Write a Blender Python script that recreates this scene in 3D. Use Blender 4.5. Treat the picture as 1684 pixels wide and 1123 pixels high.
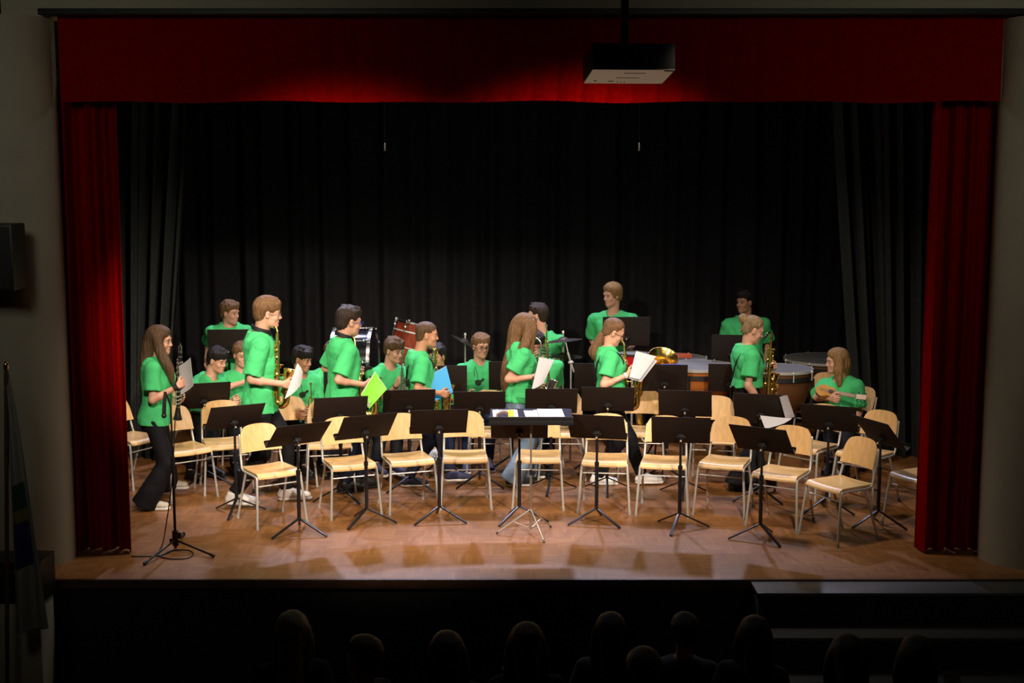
import bpy, bmesh, math, random
import numpy as np
from mathutils import Vector, Matrix, Euler
from mathutils.bvhtree import BVHTree

for o in list(bpy.data.objects):
    bpy.data.objects.remove(o, do_unlink=True)
sc = bpy.context.scene
COL = sc.collection
R = math.radians

# ------------------------------------------------------------------ camera, world, lights, exposure
F_PX, PITCH, CAM_H = 2200.0, R(7.55), 3.0
cam_data = bpy.data.cameras.new('camera')
cam_data.sensor_width = 36.0
cam_data.lens = F_PX * 36.0 / 1684.0
cam_data.clip_end = 100
cam = bpy.data.objects.new('camera', cam_data)
cam.location = (0, 0, CAM_H)
cam.rotation_euler = (math.pi / 2 - PITCH, 0, 0)
COL.objects.link(cam)
sc.camera = cam

world = bpy.data.worlds.new('world')
sc.world = world
world.use_nodes = True
world.node_tree.nodes['Background'].inputs[0].default_value = (0.6, 0.62, 0.5, 1)
world.node_tree.nodes['Background'].inputs[1].default_value = 0.0

sc.view_settings.view_transform = 'Standard'
sc.view_settings.look = 'None'
sc.view_settings.exposure = 0.0
sc.view_settings.gamma = 1.0
sc.view_settings.use_curve_mapping = False
sc.cycles.use_denoising = True
sc.cycles.max_bounces = 6
sc.cycles.diffuse_bounces = 3
sc.cycles.sample_clamp_indirect = 6.0
sc.cycles.caustics_reflective = False
sc.cycles.caustics_refractive = False


def spot(name, loc, target, power, color, size, blend, radius=0.12):
    ld = bpy.data.lights.new(name, 'SPOT')
    ld.energy, ld.color, ld.spot_size, ld.spot_blend, ld.shadow_soft_size = power, color, R(size), blend, radius
    o = bpy.data.objects.new(name, ld)
    o.location = loc
    d = Vector(target) - Vector(loc)
    o.rotation_euler = d.to_track_quat('-Z', 'Y').to_euler()
    COL.objects.link(o)
    return o


WARM = (1.0, 0.83, 0.66)
COOL = (0.74, 0.74, 1.0)
# front-of-house spotlights on the hall ceiling, above and beside the projector
spot('front_spotlight', (-2.3, 5.5, 4.6), (-0.62, 12.2, 0.50), 1200, WARM, 38.5, 0.6)
spot('front_spotlight', (3.0, 5.5, 4.6), (-0.95, 12.2, 0.66), 1800, WARM, 34.5, 0.6)
spot('front_spotlight', (-1.5, 5.5, 4.6), (-2.56, 12.3, 0.50), 1300, WARM, 21, 0.6)
spot('front_spotlight', (1.6, 5.5, 4.6), (2.0, 12.4, 0.45), 1300, WARM, 26, 0.7)
# batten lamps above the rear of the stage, pointing forward and down
for bx, be in ((-2.3, 420), (-0.9, 400), (0.6, 400), (2.1, 300)):
    spot('batten_spotlight', (bx, 14.9, 4.3), (bx * .85, 12.3, 0.0), be, COOL, 56, 0.35, 0.10)
# added warm fill lamps, unseen behind the valance, evening out the light
for bx, be in ((-1.7, 300), (1.5, 250)):
    spot('valance_fill_spot', (bx, 10.5, 4.35), (bx * 1.05, 12.3, 0.2), be, WARM, 98, 0.7, 0.25)
# added fill lamp low in the hall, brightening the projector's underside
spot('projector_underside_fill', (0.66, 7.55, -0.6), (0.63, 7.55, 3.4), 110, WARM, 10, 0.5, 0.05)
# added dim fill under the stage ceiling to lift the wing drapes
ld = bpy.data.lights.new('drape_fill_light', 'AREA')
ld.energy, ld.size, ld.color = 14.0, 0.8, (0.85, 0.95, 1.0)
o = bpy.data.objects.new('drape_fill_light', ld)
o.location = (0.2, 11.4, 4.7)
COL.objects.link(o)
# two weak fill lamps added near the hall ceiling, lifting walls and columns
for hx in (-3.0, 3.2):
    ld = bpy.data.lights.new('hall_fill_light', 'AREA')
    ld.energy, ld.size, ld.color = 4.6, 1.0, (1.0, 0.97, 0.80)
    o = bpy.data.objects.new('hall_fill_light', ld)
    o.location = (hx, 4.0, 4.6)
    o.rotation_euler = (Vector((hx * 1.1, 10.0, 2.9)) - o.location).to_track_quat('-Z', 'Y').to_euler()
    ld.spread = R(70)
    COL.objects.link(o)


# ------------------------------------------------------------------ camera geometry: points of the place
_c, _s = math.cos(PITCH), math.sin(PITCH)


def _ray(px, py):
    x, y = (px - 842.0) / F_PX, (561.5 - py) / F_PX
    return x, _c + y * _s, -_s + y * _c


def W(px, py, Y):
    x, y, z = _ray(px, py)
    t = Y / y
    return Vector((x * t, Y, CAM_H + z * t))


def G(px, py, z0=0.0):
    x, y, z = _ray(px, py)
    t = (z0 - CAM_H) / z
    return Vector((x * t, y * t, z0))


# ------------------------------------------------------------------ materials
MATS = {}


def mat(name, color, rough=0.6, metal=0.0, var=0.0, scale=8.0, bump=0.0, stretch=None, coat=0.0, spec=0.5, sheen=0.0, bscale=None):
    if name in MATS:
        return MATS[name]
    m = bpy.data.materials.new(name)
    m.use_nodes = True
    nt = m.node_tree
    b = nt.nodes['Principled BSDF']
    b.inputs['Roughness'].default_value = rough
    b.inputs['Metallic'].default_value = metal
    b.inputs['Specular IOR Level'].default_value = spec
    if coat:
        b.inputs['Coat Weight'].default_value = coat
        b.inputs['Coat Roughness'].default_value = 0.15
    if sheen:
        b.inputs['Sheen Weight'].default_value = sheen
        b.inputs['Sheen Tint'].default_value = (*[min(1, c * 1.6 + .05) for c in color], 1)
    tc = nt.nodes.new('ShaderNodeTexCoord')
    mp = nt.nodes.new('ShaderNodeMapping')
    if stretch:
        mp.inputs['Scale'].default_value = stretch
    nt.links.new(tc.outputs['Object'], mp.inputs['Vector'])
    nz = nt.nodes.new('ShaderNodeTexNoise')
    nz.inputs['Scale'].default_value = scale
    nz.inputs['Detail'].default_value = 4
    nt.links.new(mp.outputs['Vector'], nz.inputs['Vector'])
    rmp = nt.nodes.new('ShaderNodeValToRGB')
    lo = [max(0, c * (1 - var)) for c in color]
    hi = [min(1, c * (1 + var)) for c in color]
    rmp.color_ramp.elements[0].color = (*lo, 1)
    rmp.color_ramp.elements[1].color = (*hi, 1)
    rmp.color_ramp.elements[0].position = 0.32
    rmp.color_ramp.elements[1].position = 0.68
    nt.links.new(nz.outputs['Fac'], rmp.inputs['Fac'])
    nt.links.new(rmp.outputs['Color'], b.inputs['Base Color'])
    if bump:
        bp = nt.nodes.new('ShaderNodeBump')
        bp.inputs['Strength'].default_value = bump
        bp.inputs['Distance'].default_value = 0.01
        src = nz
        if bscale:
            src = nt.nodes.new('ShaderNodeTexNoise')
            src.inputs['Scale'].default_value = bscale
            nt.links.new(mp.outputs['Vector'], src.inputs['Vector'])
        nt.links.new(src.outputs['Fac'], bp.inputs['Height'])
        nt.links.new(bp.outputs['Normal'], b.inputs['Normal'])
    MATS[name] = m
    return m


def floor_material():
    m = bpy.data.materials.new('mosaic_parquet')
    m.use_nodes = True
    nt = m.node_tree
    N, L = nt.nodes, nt.links
    b = N['Principled BSDF']
    tc = N.new('ShaderNodeTexCoord')

    def brick(rot, w, h, seed):
        mp = N.new('ShaderNodeMapping')
        mp.inputs['Rotation'].default_value = (0, 0, rot)
        mp.inputs['Location'].default_value = (seed, seed * .37, 0)
        L.new(tc.outputs['Object'], mp.inputs['Vector'])
        br = N.new('ShaderNodeTexBrick')
        br.inputs['Color1'].default_value = (0.235, 0.094, 0.027, 1)
        br.inputs['Color2'].default_value = (0.325, 0.142, 0.045, 1)
        br.inputs['Mortar'].default_value = (0.20, 0.08, 0.024, 1)
        br.inputs['Scale'].default_value = 1.0
        br.inputs['Mortar Size'].default_value = 0.0012
        br.inputs['Brick Width'].default_value = w
        br.inputs['Row Height'].default_value = h
        L.new(mp.outputs['Vector'], br.inputs['Vector'])
        return br
    a, c = brick(0, .24, .03, 0.0), brick(math.pi / 2, .24, .03, 0.0)
    ck = N.new('ShaderNodeTexChecker')
    ck.inputs['Scale'].default_value = 1 / .24
    L.new(tc.outputs['Object'], ck.inputs['Vector'])
    mx = N.new('ShaderNodeMixRGB')
    L.new(ck.outputs['Fac'], mx.inputs['Fac'])
    L.new(a.outputs['Color'], mx.inputs['Color1'])
    L.new(c.outputs['Color'], mx.inputs['Color2'])
    nz = N.new('ShaderNodeTexNoise')
    nz.inputs['Scale'].default_value = 1.3
    nz.inputs['Detail'].default_value = 5
    L.new(tc.outputs['Object'], nz.inputs['Vector'])
    hs = N.new('ShaderNodeHueSaturation')
    mr = N.new('ShaderNodeMapRange')
    mr.inputs['To Min'].default_value = 0.75
    mr.inputs['To Max'].default_value = 1.25
    L.new(nz.outputs['Fac'], mr.inputs['Value'])
    L.new(mr.outputs['Result'], hs.inputs['Value'])
    L.new(mx.outputs['Color'], hs.inputs['Color'])
    L.new(hs.outputs['Color'], b.inputs['Base Color'])
    r2 = N.new('ShaderNodeMapRange')
    r2.inputs['To Min'].default_value = 0.34
    r2.inputs['To Max'].default_value = 0.48
    L.new(nz.outputs['Fac'], r2.inputs['Value'])
    L.new(r2.outputs['Result'], b.inputs['Roughness'])
    return m


def print_material(name, paper, ink, freq, axis='X'):
    """white sheet with fine printed lines"""
    m = bpy.data.materials.new(name)
    m.use_nodes = True
    nt = m.node_tree
    N, L = nt.nodes, nt.links
    b = N['Principled BSDF']
    b.inputs['Roughness'].default_value = 0.7
    tc = N.new('ShaderNodeTexCoord')
    wv = N.new('ShaderNodeTexWave')
    wv.bands_direction = axis
    wv.inputs['Scale'].default_value = freq
    wv.inputs['Distortion'].default_value = 0.6
    wv.inputs['Detail'].default_value = 1
    L.new(tc.outputs['UV'], wv.inputs['Vector'])
    nz = N.new('ShaderNodeTexNoise')
    nz.inputs['Scale'].default_value = 30
    L.new(tc.outputs['UV'], nz.inputs['Vector'])
    rp = N.new('ShaderNodeValToRGB')
    rp.color_ramp.elements[0].position = 0.72
    rp.color_ramp.elements[1].position = 0.95
    rp.color_ramp.elements[0].color = (0, 0, 0, 1)
    L.new(wv.outputs['Fac'], rp.inputs['Fac'])
    mul = N.new('ShaderNodeMath')
    mul.operation = 'MULTIPLY'
    mul.use_clamp = True
    L.new(rp.outputs['Color'], mul.inputs[0])
    L.new(nz.outputs['Fac'], mul.inputs[1])
    mx = N.new('ShaderNodeMixRGB')
    mx.inputs['Color1'].default_value = (*paper, 1)
    mx.inputs['Color2'].default_value = (*ink, 1)
    L.new(mul.outputs['Value'], mx.inputs['Fac'])
    L.new(mx.outputs['Color'], b.inputs['Base Color'])
    return m


M_FLOOR = floor_material()
M_EDGE = mat('dark_wood_edge', (0.10, 0.045, 0.022), 0.5, var=.2)
M_WALL = mat('hall_wall_paint', (0.43, 0.39, 0.30), 0.9, var=.05, scale=3)
M_BLACKWALL = mat('black_stage_wall', (0.012, 0.012, 0.012), 0.95)
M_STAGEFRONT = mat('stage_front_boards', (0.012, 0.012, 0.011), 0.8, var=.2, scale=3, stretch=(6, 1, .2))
M_RED = mat('red_velvet', (0.27, 0.0012, 0.0012), 0.95, var=.15, scale=30, spec=.0)
M_BACK = mat('black_drape', (0.013, 0.013, 0.0145), 0.95, var=.15, scale=20, spec=.15)
M_LEG = mat('charcoal_drape', (0.030, 0.034, 0.034), 0.9, var=.15, scale=20, spec=.2)
M_BLACK = mat('black_plastic', (0.010, 0.010, 0.011), 0.5)
M_STAND = mat('black_powder_coat', (0.017, 0.011, 0.009), 0.62, var=.1, scale=40, spec=.3)
M_STANDLEG = mat('black_enamel', (0.010, 0.010, 0.014), 0.35)
M_NAVY = mat('dark_navy_desk', (0.008, 0.008, 0.026), 0.7, spec=.15)
M_CHROME = mat('chrome_tube', (0.58, 0.58, 0.55), 0.35, 0.35)
M_DRUMCHROME = mat('polished_chrome', (0.66, 0.66, 0.68), 0.22, 1.0)
M_STEEL = mat('nickel_steel', (0.55, 0.53, 0.48), 0.35, 0.85)
M_RUBBER = mat('grey_rubber', (0.35, 0.35, 0.34), 0.7)
M_PLY = mat('maple_plywood', (0.74, 0.46, 0.20), 0.38, var=.10, scale=5, stretch=(9, 9, 1.2), spec=.5)
M_PLYSEAT = mat('maple_plywood_seat', (0.76, 0.50, 0.23), 0.30, var=.10, scale=5, stretch=(1.2, 9, 9), spec=.55)
M_BRASS = mat('lacquered_brass', (0.82, 0.55, 0.16), 0.22, 1.0)
M_SILVER = mat('silver_plate', (0.80, 0.79, 0.76), 0.2, 1.0)
M_EBONY = mat('ebony', (0.012, 0.010, 0.010), 0.3)
M_PAPER = mat('white_paper', (0.62, 0.61, 0.66), 0.75, var=.02)
M_PRINT = print_material('printed_sheet_music', (0.62, 0.61, 0.66), (0.50, 0.50, 0.53), 6.0, 'Y')
M_SHIRT = mat('green_cotton', (0.070, 0.57, 0.195), 0.8, var=.05, scale=14, bump=.25, bscale=22, sheen=.15, spec=.2)
M_SHIRTINK = mat('black_shirt_print', (0.012, 0.03, 0.016), 0.8)
M_GRNFOLD = mat('lime_folder_card', (0.22, 0.74, 0.03), 0.45)
M_BLUFOLD = mat('cyan_folder_card', (0.005, 0.36, 0.80), 0.42)
M_DRUMHEAD = mat('grey_drum_skin', (0.17, 0.17, 0.175), 0.65, var=.08, scale=3)
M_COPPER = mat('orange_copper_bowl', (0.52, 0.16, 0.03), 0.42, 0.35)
M_COPPERSHADE = mat('shaded_copper_bowl', (0.17, 0.07, 0.025), 0.5, 0.3)  # same copper, with the dim light at stage right put into its colour
M_MAHOG = mat('mahogany_shell', (0.20, 0.028, 0.010), 0.22, var=.45, scale=5, stretch=(14, 14, .6), coat=.5)
M_BLKSHELL = mat('black_gloss_shell', (0.008, 0.008, 0.012), 0.15, coat=.4)
M_BRONZE = mat('dark_bronze', (0.035, 0.028, 0.018), 0.45, 0.6)
M_GUITAR = mat('honey_guitar_wood', (0.50, 0.26, 0.07), 0.25, var=.2, scale=4)
M_MAPLE = mat('pale_neck_wood', (0.60, 0.45, 0.30), 0.45)
M_PROJW = mat('pale_projector_plastic', (0.62, 0.52, 0.44), 0.6)
M_BLUE = mat('blue_cloth', (0.02, 0.03, 0.40), 0.7)
M_ORANGE = mat('orange_red_card', (0.42, 0.07, 0.02), 0.6)


# ------------------------------------------------------------------ objects
def link(name, verts, faces, m, parent=None, smooth=True, sharp=40, uvs=None, midx=None):
    me = bpy.data.meshes.new(name)
    me.from_pydata([tuple(v) for v in verts], [], [tuple(f) for f in faces])
    ms = m if isinstance(m, (list, tuple)) else [m]
    for k in ms:
        me.materials.append(k)
    if midx is not None:
        me.polygons.foreach_set('material_index', midx)
    if uvs is not None:
        uv = me.uv_layers.new(name='UVMap')
        li = np.empty(len(me.loops), dtype=np.int32)
        me.loops.foreach_get('vertex_index', li)
        uv.data.foreach_set('uv', np.asarray(uvs, dtype=np.float32)[li].ravel())
    if smooth:
        me.polygons.foreach_set('use_smooth', [True] * len(me.polygons))
        if sharp:
            me.set_sharp_from_angle(angle=R(sharp))
    me.update()
    o = bpy.data.objects.new(name, me)
    COL.objects.link(o)
    if parent is not None:
        o.parent = parent
    return o


def tag(o, label, cat, group=None, kind=None):
    if label:
        o['label'] = label
    if cat:
        o['category'] = cat
    if group:
        o['group'] = group
    if kind:
        o['kind'] = kind
    return o


def thing(name, label, cat, loc=(0, 0, 0), rot=(0, 0, 0), group=None):
    o = bpy.data.objects.new(name, None)
    o.empty_display_size = 0.1
    COL.objects.link(o)
    o.location = loc
    if isinstance(rot, Matrix):
        o.rotation_euler = rot.to_euler()
    else:
        o.rotation_euler = rot
    return tag(o, label, cat, group)


def dup(root, loc, rotz, label, group=None):
    r = root.copy()
    COL.objects.link(r)
    r.location = loc
    r.rotation_euler = (0, 0, rotz)
    r['label'] = label
    if group:
        r['group'] = group
    for ch in list(root.children):
        c = ch.copy()
        COL.objects.link(c)
        c.parent = r
        for g in list(ch.children):
            d = g.copy()
            COL.objects.link(d)
            d.parent = c
    return r


class MB:
    def __init__(self):
        self.v, self.f, self.uv = [], [], []

    def add(self, vs, fs):
        n = len(self.v)
        self.v += [Vector(x) for x in vs]
        self.f += [tuple(i + n for i in f) for f in fs]
        return self

    def box(self, c, size, rot=None, bevel=0.0):
        bm = bmesh.new()
        bmesh.ops.create_cube(bm, size=1.0)
        for v in bm.verts:
            v.co = Vector((v.co.x * size[0], v.co.y * size[1], v.co.z * size[2]))
        if bevel:
            bmesh.ops.bevel(bm, geom=bm.edges[:], offset=bevel, segments=2, profile=0.6, affect='EDGES')
        Rm = rot if rot is not None else Matrix.Identity(3)
        bm.verts.index_update()
        self.add([Rm @ v.co + Vector(c) for v in bm.verts], [[v.index for v in f.verts] for f in bm.faces])
        bm.free()
        return self

    def tube(self, pts, r, n=10, caps=True, closed=False):
        pts = [Vector(p) for p in pts]
        m = len(pts)
        rs = r if isinstance(r, (list, tuple)) else [r] * m
        tang = []
        for i in range(m):
            if closed:
                t = pts[(i + 1) % m] - pts[i - 1]
            else:
                t = pts[min(i + 1, m - 1)] - pts[max(i - 1, 0)]
            tang.append(t.normalized() if t.length > 1e-9 else Vector((0, 0, 1)))
        ref = Vector((0, 0, 1)) if abs(tang[0].z) < 0.9 else Vector((1, 0, 0))
        a = tang[0].cross(ref).normalized()
        vs, fs = [], []
        for i in range(m):
            a = (a - tang[i] * a.dot(tang[i])).normalized()
            b = tang[i].cross(a)
            for j in range(n):
                an = 2 * math.pi * j / n
                vs.append(pts[i] + (a * math.cos(an) + b * math.sin(an)) * rs[i])
        for i in range(m if closed else m - 1):
            i2 = (i + 1) % m
            for j in range(n):
                j2 = (j + 1) % n
                fs.append((i * n + j, i * n + j2, i2 * n + j2, i2 * n + j))
        if caps and not closed:
            fs.append(tuple(range(n - 1, -1, -1)))
            fs.append(tuple((m - 1) * n + j for j in range(n)))
        return self.add(vs, fs)

    def lathe(self, prof, n=32, origin=(0, 0, 0), rot=None, a0=0, a1=2 * math.pi):
        """prof: (radius, z) list; spun about local z"""
        Rm = rot if rot is not None else Matrix.Identity(3)
        o = Vector(origin)
        full = abs(a1 - a0 - 2 * math.pi) < 1e-6
        cols = n if full else n + 1
        vs, fs = [], []
        for (r, z) in prof:
            for j in range(cols):
                an = a0 + (a1 - a0) * j / n
                vs.append(Rm @ Vector((r * math.cos(an), r * math.sin(an), z)) + o)
        for i in range(len(prof) - 1):
            for j in range(n):
                j2 = (j + 1) % cols
                fs.append((i * cols + j, i * cols + j2, (i + 1) * cols + j2, (i + 1) * cols + j))
        return self.add(vs, fs)

    def sphere(self, c, r, n=12, rot=None):
        rr = (r, r, r) if isinstance(r, (int, float)) else r
        Rm = rot if rot is not None else Matrix.Identity(3)
        vs, fs = [], []
        k = n // 2
        for i in range(k + 1):
            th = math.pi * i / k
            for j in range(n):
                ph = 2 * math.pi * j / n
                vs.append(Rm @ Vector((rr[0] * math.sin(th) * math.cos(ph), rr[1] * math.sin(th) * math.sin(ph), rr[2] * math.cos(th))) + Vector(c))
        for i in range(k):
            for j in range(n):
                j2 = (j + 1) % n
                fs.append((i * n + j, (i + 1) * n + j, (i + 1) * n + j2, i * n + j2))
        return self.add(vs, fs)

    def cyl(self, a, b, r, n=16):
        return self.tube([a, b], r, n)

    def sheet(self, P, thick, n=8):
        """P(u,v)->Vector, a thin sheet with both faces and a rim"""
        g = [[P(i / n, j / n) for j in range(n + 1)] for i in range(n + 1)]
        nm = (g[n][0] - g[0][0]).cross(g[0][n] - g[0][0]).normalized() * thick
        k = n + 1
        vs = [g[i][j] for i in range(k) for j in range(k)] + [g[i][j] + nm for i in range(k) for j in range(k)]
        self.uv = [(i / n, j / n) for i in range(k) for j in range(k)] * 2
        fs = []
        for i in range(n):
            for j in range(n):
                q = (i * k + j, i * k + j + 1, (i + 1) * k + j + 1, (i + 1) * k + j)
                fs.append(q)
                fs.append(tuple(x + k * k for x in reversed(q)))
        rim = [i * k for i in range(k)] + [n * k + j for j in range(1, k)] + [i * k + n for i in range(n - 1, -1, -1)] + [j for j in range(n - 1, 0, -1)]
        for a, b in zip(rim, rim[1:] + rim[:1]):
            fs.append((a, b, b + k * k, a + k * k))
        return self.add(vs, fs)

    def off(self, base):
        b = Vector(base)
        self.v = [v - b for v in self.v]
        return self

    def build(self, name, m, parent=None, sharp=40, smooth=True):
        return link(name, self.v, self.f, m, parent, smooth, sharp, self.uv if self.uv and len(self.uv) == len(self.v) else None)


def bez(pts, n=8):
    """Catmull-Rom through pts"""
    P = [Vector(p) for p in pts]
    Q = [P[0] * 2 - P[1]] + P + [P[-1] * 2 - P[-2]]
    out = []
    for i in range(1, len(Q) - 2):
        for k in range(n):
            t = k / n
            a, b, c, d = Q[i - 1], Q[i], Q[i + 1], Q[i + 2]
            out.append(0.5 * ((2 * b) + (c - a) * t + (2 * a - 5 * b + 4 * c - d) * t * t + (3 * b - a - 3 * c + d) * t ** 3))
    out.append(P[-1])
    return out


def axes(xa, za):
    """rotation matrix whose local x is near xa and local z is za"""
    z = Vector(za).normalized()
    x = Vector(xa)
    x = (x - z * x.dot(z)).normalized()
    y = z.cross(x)
    return Matrix((x, y, z)).transposed()


# ------------------------------------------------------------------ implicit surfaces for bodies, clothes and hair
class Sdf:
    def __init__(self):
        self.ops = []

    def add(self, fn, lo, hi, k=0.012, op='u'):
        self.ops.append((fn, np.asarray(lo, float), np.asarray(hi, float), k, op))

    def cap(self, a, b, ra, rb=None, k=0.012, op='u'):
        rb = ra if rb is None else rb
        a, b = np.asarray(a, float), np.asarray(b, float)
        d = b - a
        L2 = max(float(d @ d), 1e-9)

        def fn(X, Y, Z):
            px, py, pz = X - a[0], Y - a[1], Z - a[2]
            t = np.clip((px * d[0] + py * d[1] + pz * d[2]) / L2, 0, 1)
            qx, qy, qz = px - t * d[0], py - t * d[1], pz - t * d[2]
            return np.sqrt(qx * qx + qy * qy + qz * qz) - (ra + t * (rb - ra))
        r = max(ra, rb)
        self.add(fn, np.minimum(a, b) - r, np.maximum(a, b) + r, k, op)

    def flatcap(self, a, b, ra, rb, k=0.012):
        a, b = np.asarray(a, float), np.asarray(b, float)
        d = b - a
        Ln = float(np.linalg.norm(d))
        n = d / Ln

        def fn(X, Y, Z):
            px, py, pz = X - a[0], Y - a[1], Z - a[2]
            t = px * n[0] + py * n[1] + pz * n[2]
            tc = np.clip(t, 0, Ln + .05)
            qx, qy, qz = px - tc * n[0], py - tc * n[1], pz - tc * n[2]
            return np.maximum(np.sqrt(qx * qx + qy * qy + qz * qz) - (ra + tc / Ln * (rb - ra)), t - Ln)
        r = max(ra, rb)
        self.add(fn, np.minimum(a, b) - r, np.maximum(a, b) + r, k)

    def chain(self, pts, rs, k=0.012, op='u'):
        for i in range(len(pts) - 1):
            self.cap(pts[i], pts[i + 1], rs[i], rs[i + 1], k, op)

    def ell(self, c, r, Rm=None, k=0.012, op='u', clip=None):
        c, r = np.asarray(c, float), np.asarray(r, float)
        Rn = np.eye(3) if Rm is None else np.array(Rm)
        m = float(r.max())

        def fn(X, Y, Z):
            px, py, pz = X - c[0], Y - c[1], Z - c[2]
            q = [Rn[0, i] * px + Rn[1, i] * py + Rn[2, i] * pz for i in range(3)]
            k0 = np.sqrt(sum((q[i] / r[i]) ** 2 for i in range(3))) + 1e-6
            k1 = np.sqrt(sum((q[i] / r[i] ** 2) ** 2 for i in range(3))) + 1e-6
            d = k0 * (k0 - 1) / k1
            return clip(d, *q) if clip else d
        self.add(fn, c - m, c + m, k, op)

    def torso(self, o, f, l, u, st, u0, u1, k=0.015, op='u'):
        """st rows: (height along u, forward offset, half width, half depth)"""
        o, f, l, u = [np.asarray(x, float) for x in (o, f, l, u)]
        st = np.asarray(st, float)

        def fn(X, Y, Z):
            px, py, pz = X - o[0], Y - o[1], Z - o[2]
            a = px * u[0] + py * u[1] + pz * u[2]
            b = px * l[0] + py * l[1] + pz * l[2]
            c = px * f[0] + py * f[1] + pz * f[2]
            sh = a.shape
            af = a.ravel()
            cf = np.interp(af, st[:, 0], st[:, 1]).reshape(sh)
            wa = np.interp(af, st[:, 0], st[:, 2]).reshape(sh)
            wb = np.interp(af, st[:, 0], st[:, 3]).reshape(sh)
            e = 2.4
            q = (np.abs(b / wa) ** e + np.abs((c - cf) / wb) ** e) ** (1 / e)
            d = (q - 1) * np.minimum(wa, wb)
            return np.maximum(np.maximum(d, a - u1), u0 - a)
        m = st[:, 2:].max() + abs(st[:, 1]).max()
        p0, p1 = o + u * u0, o + u * u1
        self.add(fn, np.minimum(p0, p1) - m, np.maximum(p0, p1) + m, k, op)

    def plane(self, p, n, lo=None, hi=None, k=0.004):
        """remove everything on the side n points to (inside the box lo..hi)"""
        p, n = np.asarray(p, float), np.asarray(n, float)
        n = n / np.linalg.norm(n)

        def fn(X, Y, Z):
            return -((X - p[0]) * n[0] + (Y - p[1]) * n[1] + (Z - p[2]) * n[2])
        self.add(fn, lo if lo is not None else p - 9, hi if hi is not None else p + 9, k, 's')

    def bounds(self):
        us = [o for o in self.ops if o[4] == 'u']
        return np.min([o[1] for o in us], 0) - 0.03, np.max([o[2] for o in us], 0) + 0.03

    def mesh(self, step, fine=None, boxes=(), disp=None):
        lo, hi = self.bounds()
        ax = []
        for i in range(3):
            iv = [(b[0][i], b[1][i]) for b in boxes]
            p, out = lo[i], []
            while p < hi[i] + step:
                out.append(p)
                p += fine if any(a - 1e-6 <= p <= b for a, b in iv) else step
            ax.append(np.array(out))
        D = np.full([len(a) for a in ax], 0.3, dtype=np.float32)
        for fn, l, h, k, op in self.ops:
            pad = 0.03 + k
            ix = [slice(max(0, np.searchsorted(ax[i], l[i] - pad) - 1), np.searchsorted(ax[i], h[i] + pad) + 1) for i in range(3)]
            sub = D[ix[0], ix[1], ix[2]]
            if sub.size == 0:
                continue
            d = fn(ax[0][ix[0]][:, None, None], ax[1][ix[1]][None, :, None], ax[2][ix[2]][None, None, :]).astype(np.float32)
            d = np.broadcast_to(d, sub.shape)
            if op == 'u':
                hh = np.maximum(k - np.abs(sub - d), 0) / max(k, 1e-6)
                D[ix[0], ix[1], ix[2]] = np.minimum(sub, d) - hh * hh * k * 0.25
            else:
                nd = -d
                hh = np.maximum(k - np.abs(sub - nd), 0) / max(k, 1e-6)
                D[ix[0], ix[1], ix[2]] = np.maximum(sub, nd) + hh * hh * k * 0.25
        if disp is not None:
            D = D + disp(ax[0][:, None, None], ax[1][None, :, None], ax[2][None, None, :]).astype(np.float32)
        D[0, :, :] = D[-1, :, :] = 0.3
        D[:, 0, :] = D[:, -1, :] = 0.3
        D[:, :, 0] = D[:, :, -1] = 0.3
        return surface_nets(D, ax)


_CORN = np.array([(i, j, k) for i in (0, 1) for j in (0, 1) for k in (0, 1)])
_EDG = [(a, b) for a in range(8) for b in range(a + 1, 8) if np.abs(_CORN[a] - _CORN[b]).sum() == 1]


def surface_nets(D, ax):
    ins = D < 0
    nx, ny, nz = D.shape
    cnt = np.zeros((nx - 1, ny - 1, nz - 1), dtype=np.int8)
    for (i, j, k) in _CORN:
        cnt += ins[i:nx - 1 + i, j:ny - 1 + j, k:nz - 1 + k]
    act = (cnt > 0) & (cnt < 8)
    I = np.argwhere(act)
    idx = np.full(act.shape, -1, dtype=np.int64)
    idx[act] = np.arange(len(I))
    V = np.stack([D[I[:, 0] + c[0], I[:, 1] + c[1], I[:, 2] + c[2]] for c in _CORN], 1)
    P = np.zeros((len(I), 3))
    n = np.zeros(len(I))
    for a, b in _EDG:
        m = (V[:, a] < 0) != (V[:, b] < 0)
        t = np.where(m, V[:, a] / np.where(m, V[:, a] - V[:, b], 1), 0)
        p = _CORN[a] + t[:, None] * (_CORN[b] - _CORN[a])
        P += np.where(m[:, None], p, 0)
        n += m
    P = P / n[:, None] + I
    out = np.empty_like(P)
    for i in range(3):
        out[:, i] = np.interp(P[:, i], np.arange(len(ax[i])), ax[i])
    faces = []
    for d in range(3):
        e, g = (d + 1) % 3, (d + 2) % 3
        s0 = [slice(None)] * 3
        s1 = [slice(None)] * 3
        s0[d], s1[d] = slice(0, -1), slice(1, None)
        A, B = ins[tuple(s0)], ins[tuple(s1)]
        for fl in (0, 1):
            Q = np.argwhere((A & ~B) if fl == 0 else (~A & B))
            ok = (Q[:, e] > 0) & (Q[:, g] > 0) & (Q[:, e] < D.shape[e] - 1) & (Q[:, g] < D.shape[g] - 1)
            Q = Q[ok]
            if not len(Q):
                continue
            c = []
            for (de, dg) in ((0, 0), (-1, 0), (-1, -1), (0, -1)):
                q = Q.copy()
                q[:, e] += de
                q[:, g] += dg
                c.append(idx[q[:, 0], q[:, 1], q[:, 2]])
            c = np.stack(c, 1)
            if fl == 1:
                c = c[:, ::-1]
            faces.append(c)
    Fc = np.concatenate(faces) if faces else np.zeros((0, 4), int)
    return out, Fc


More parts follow.
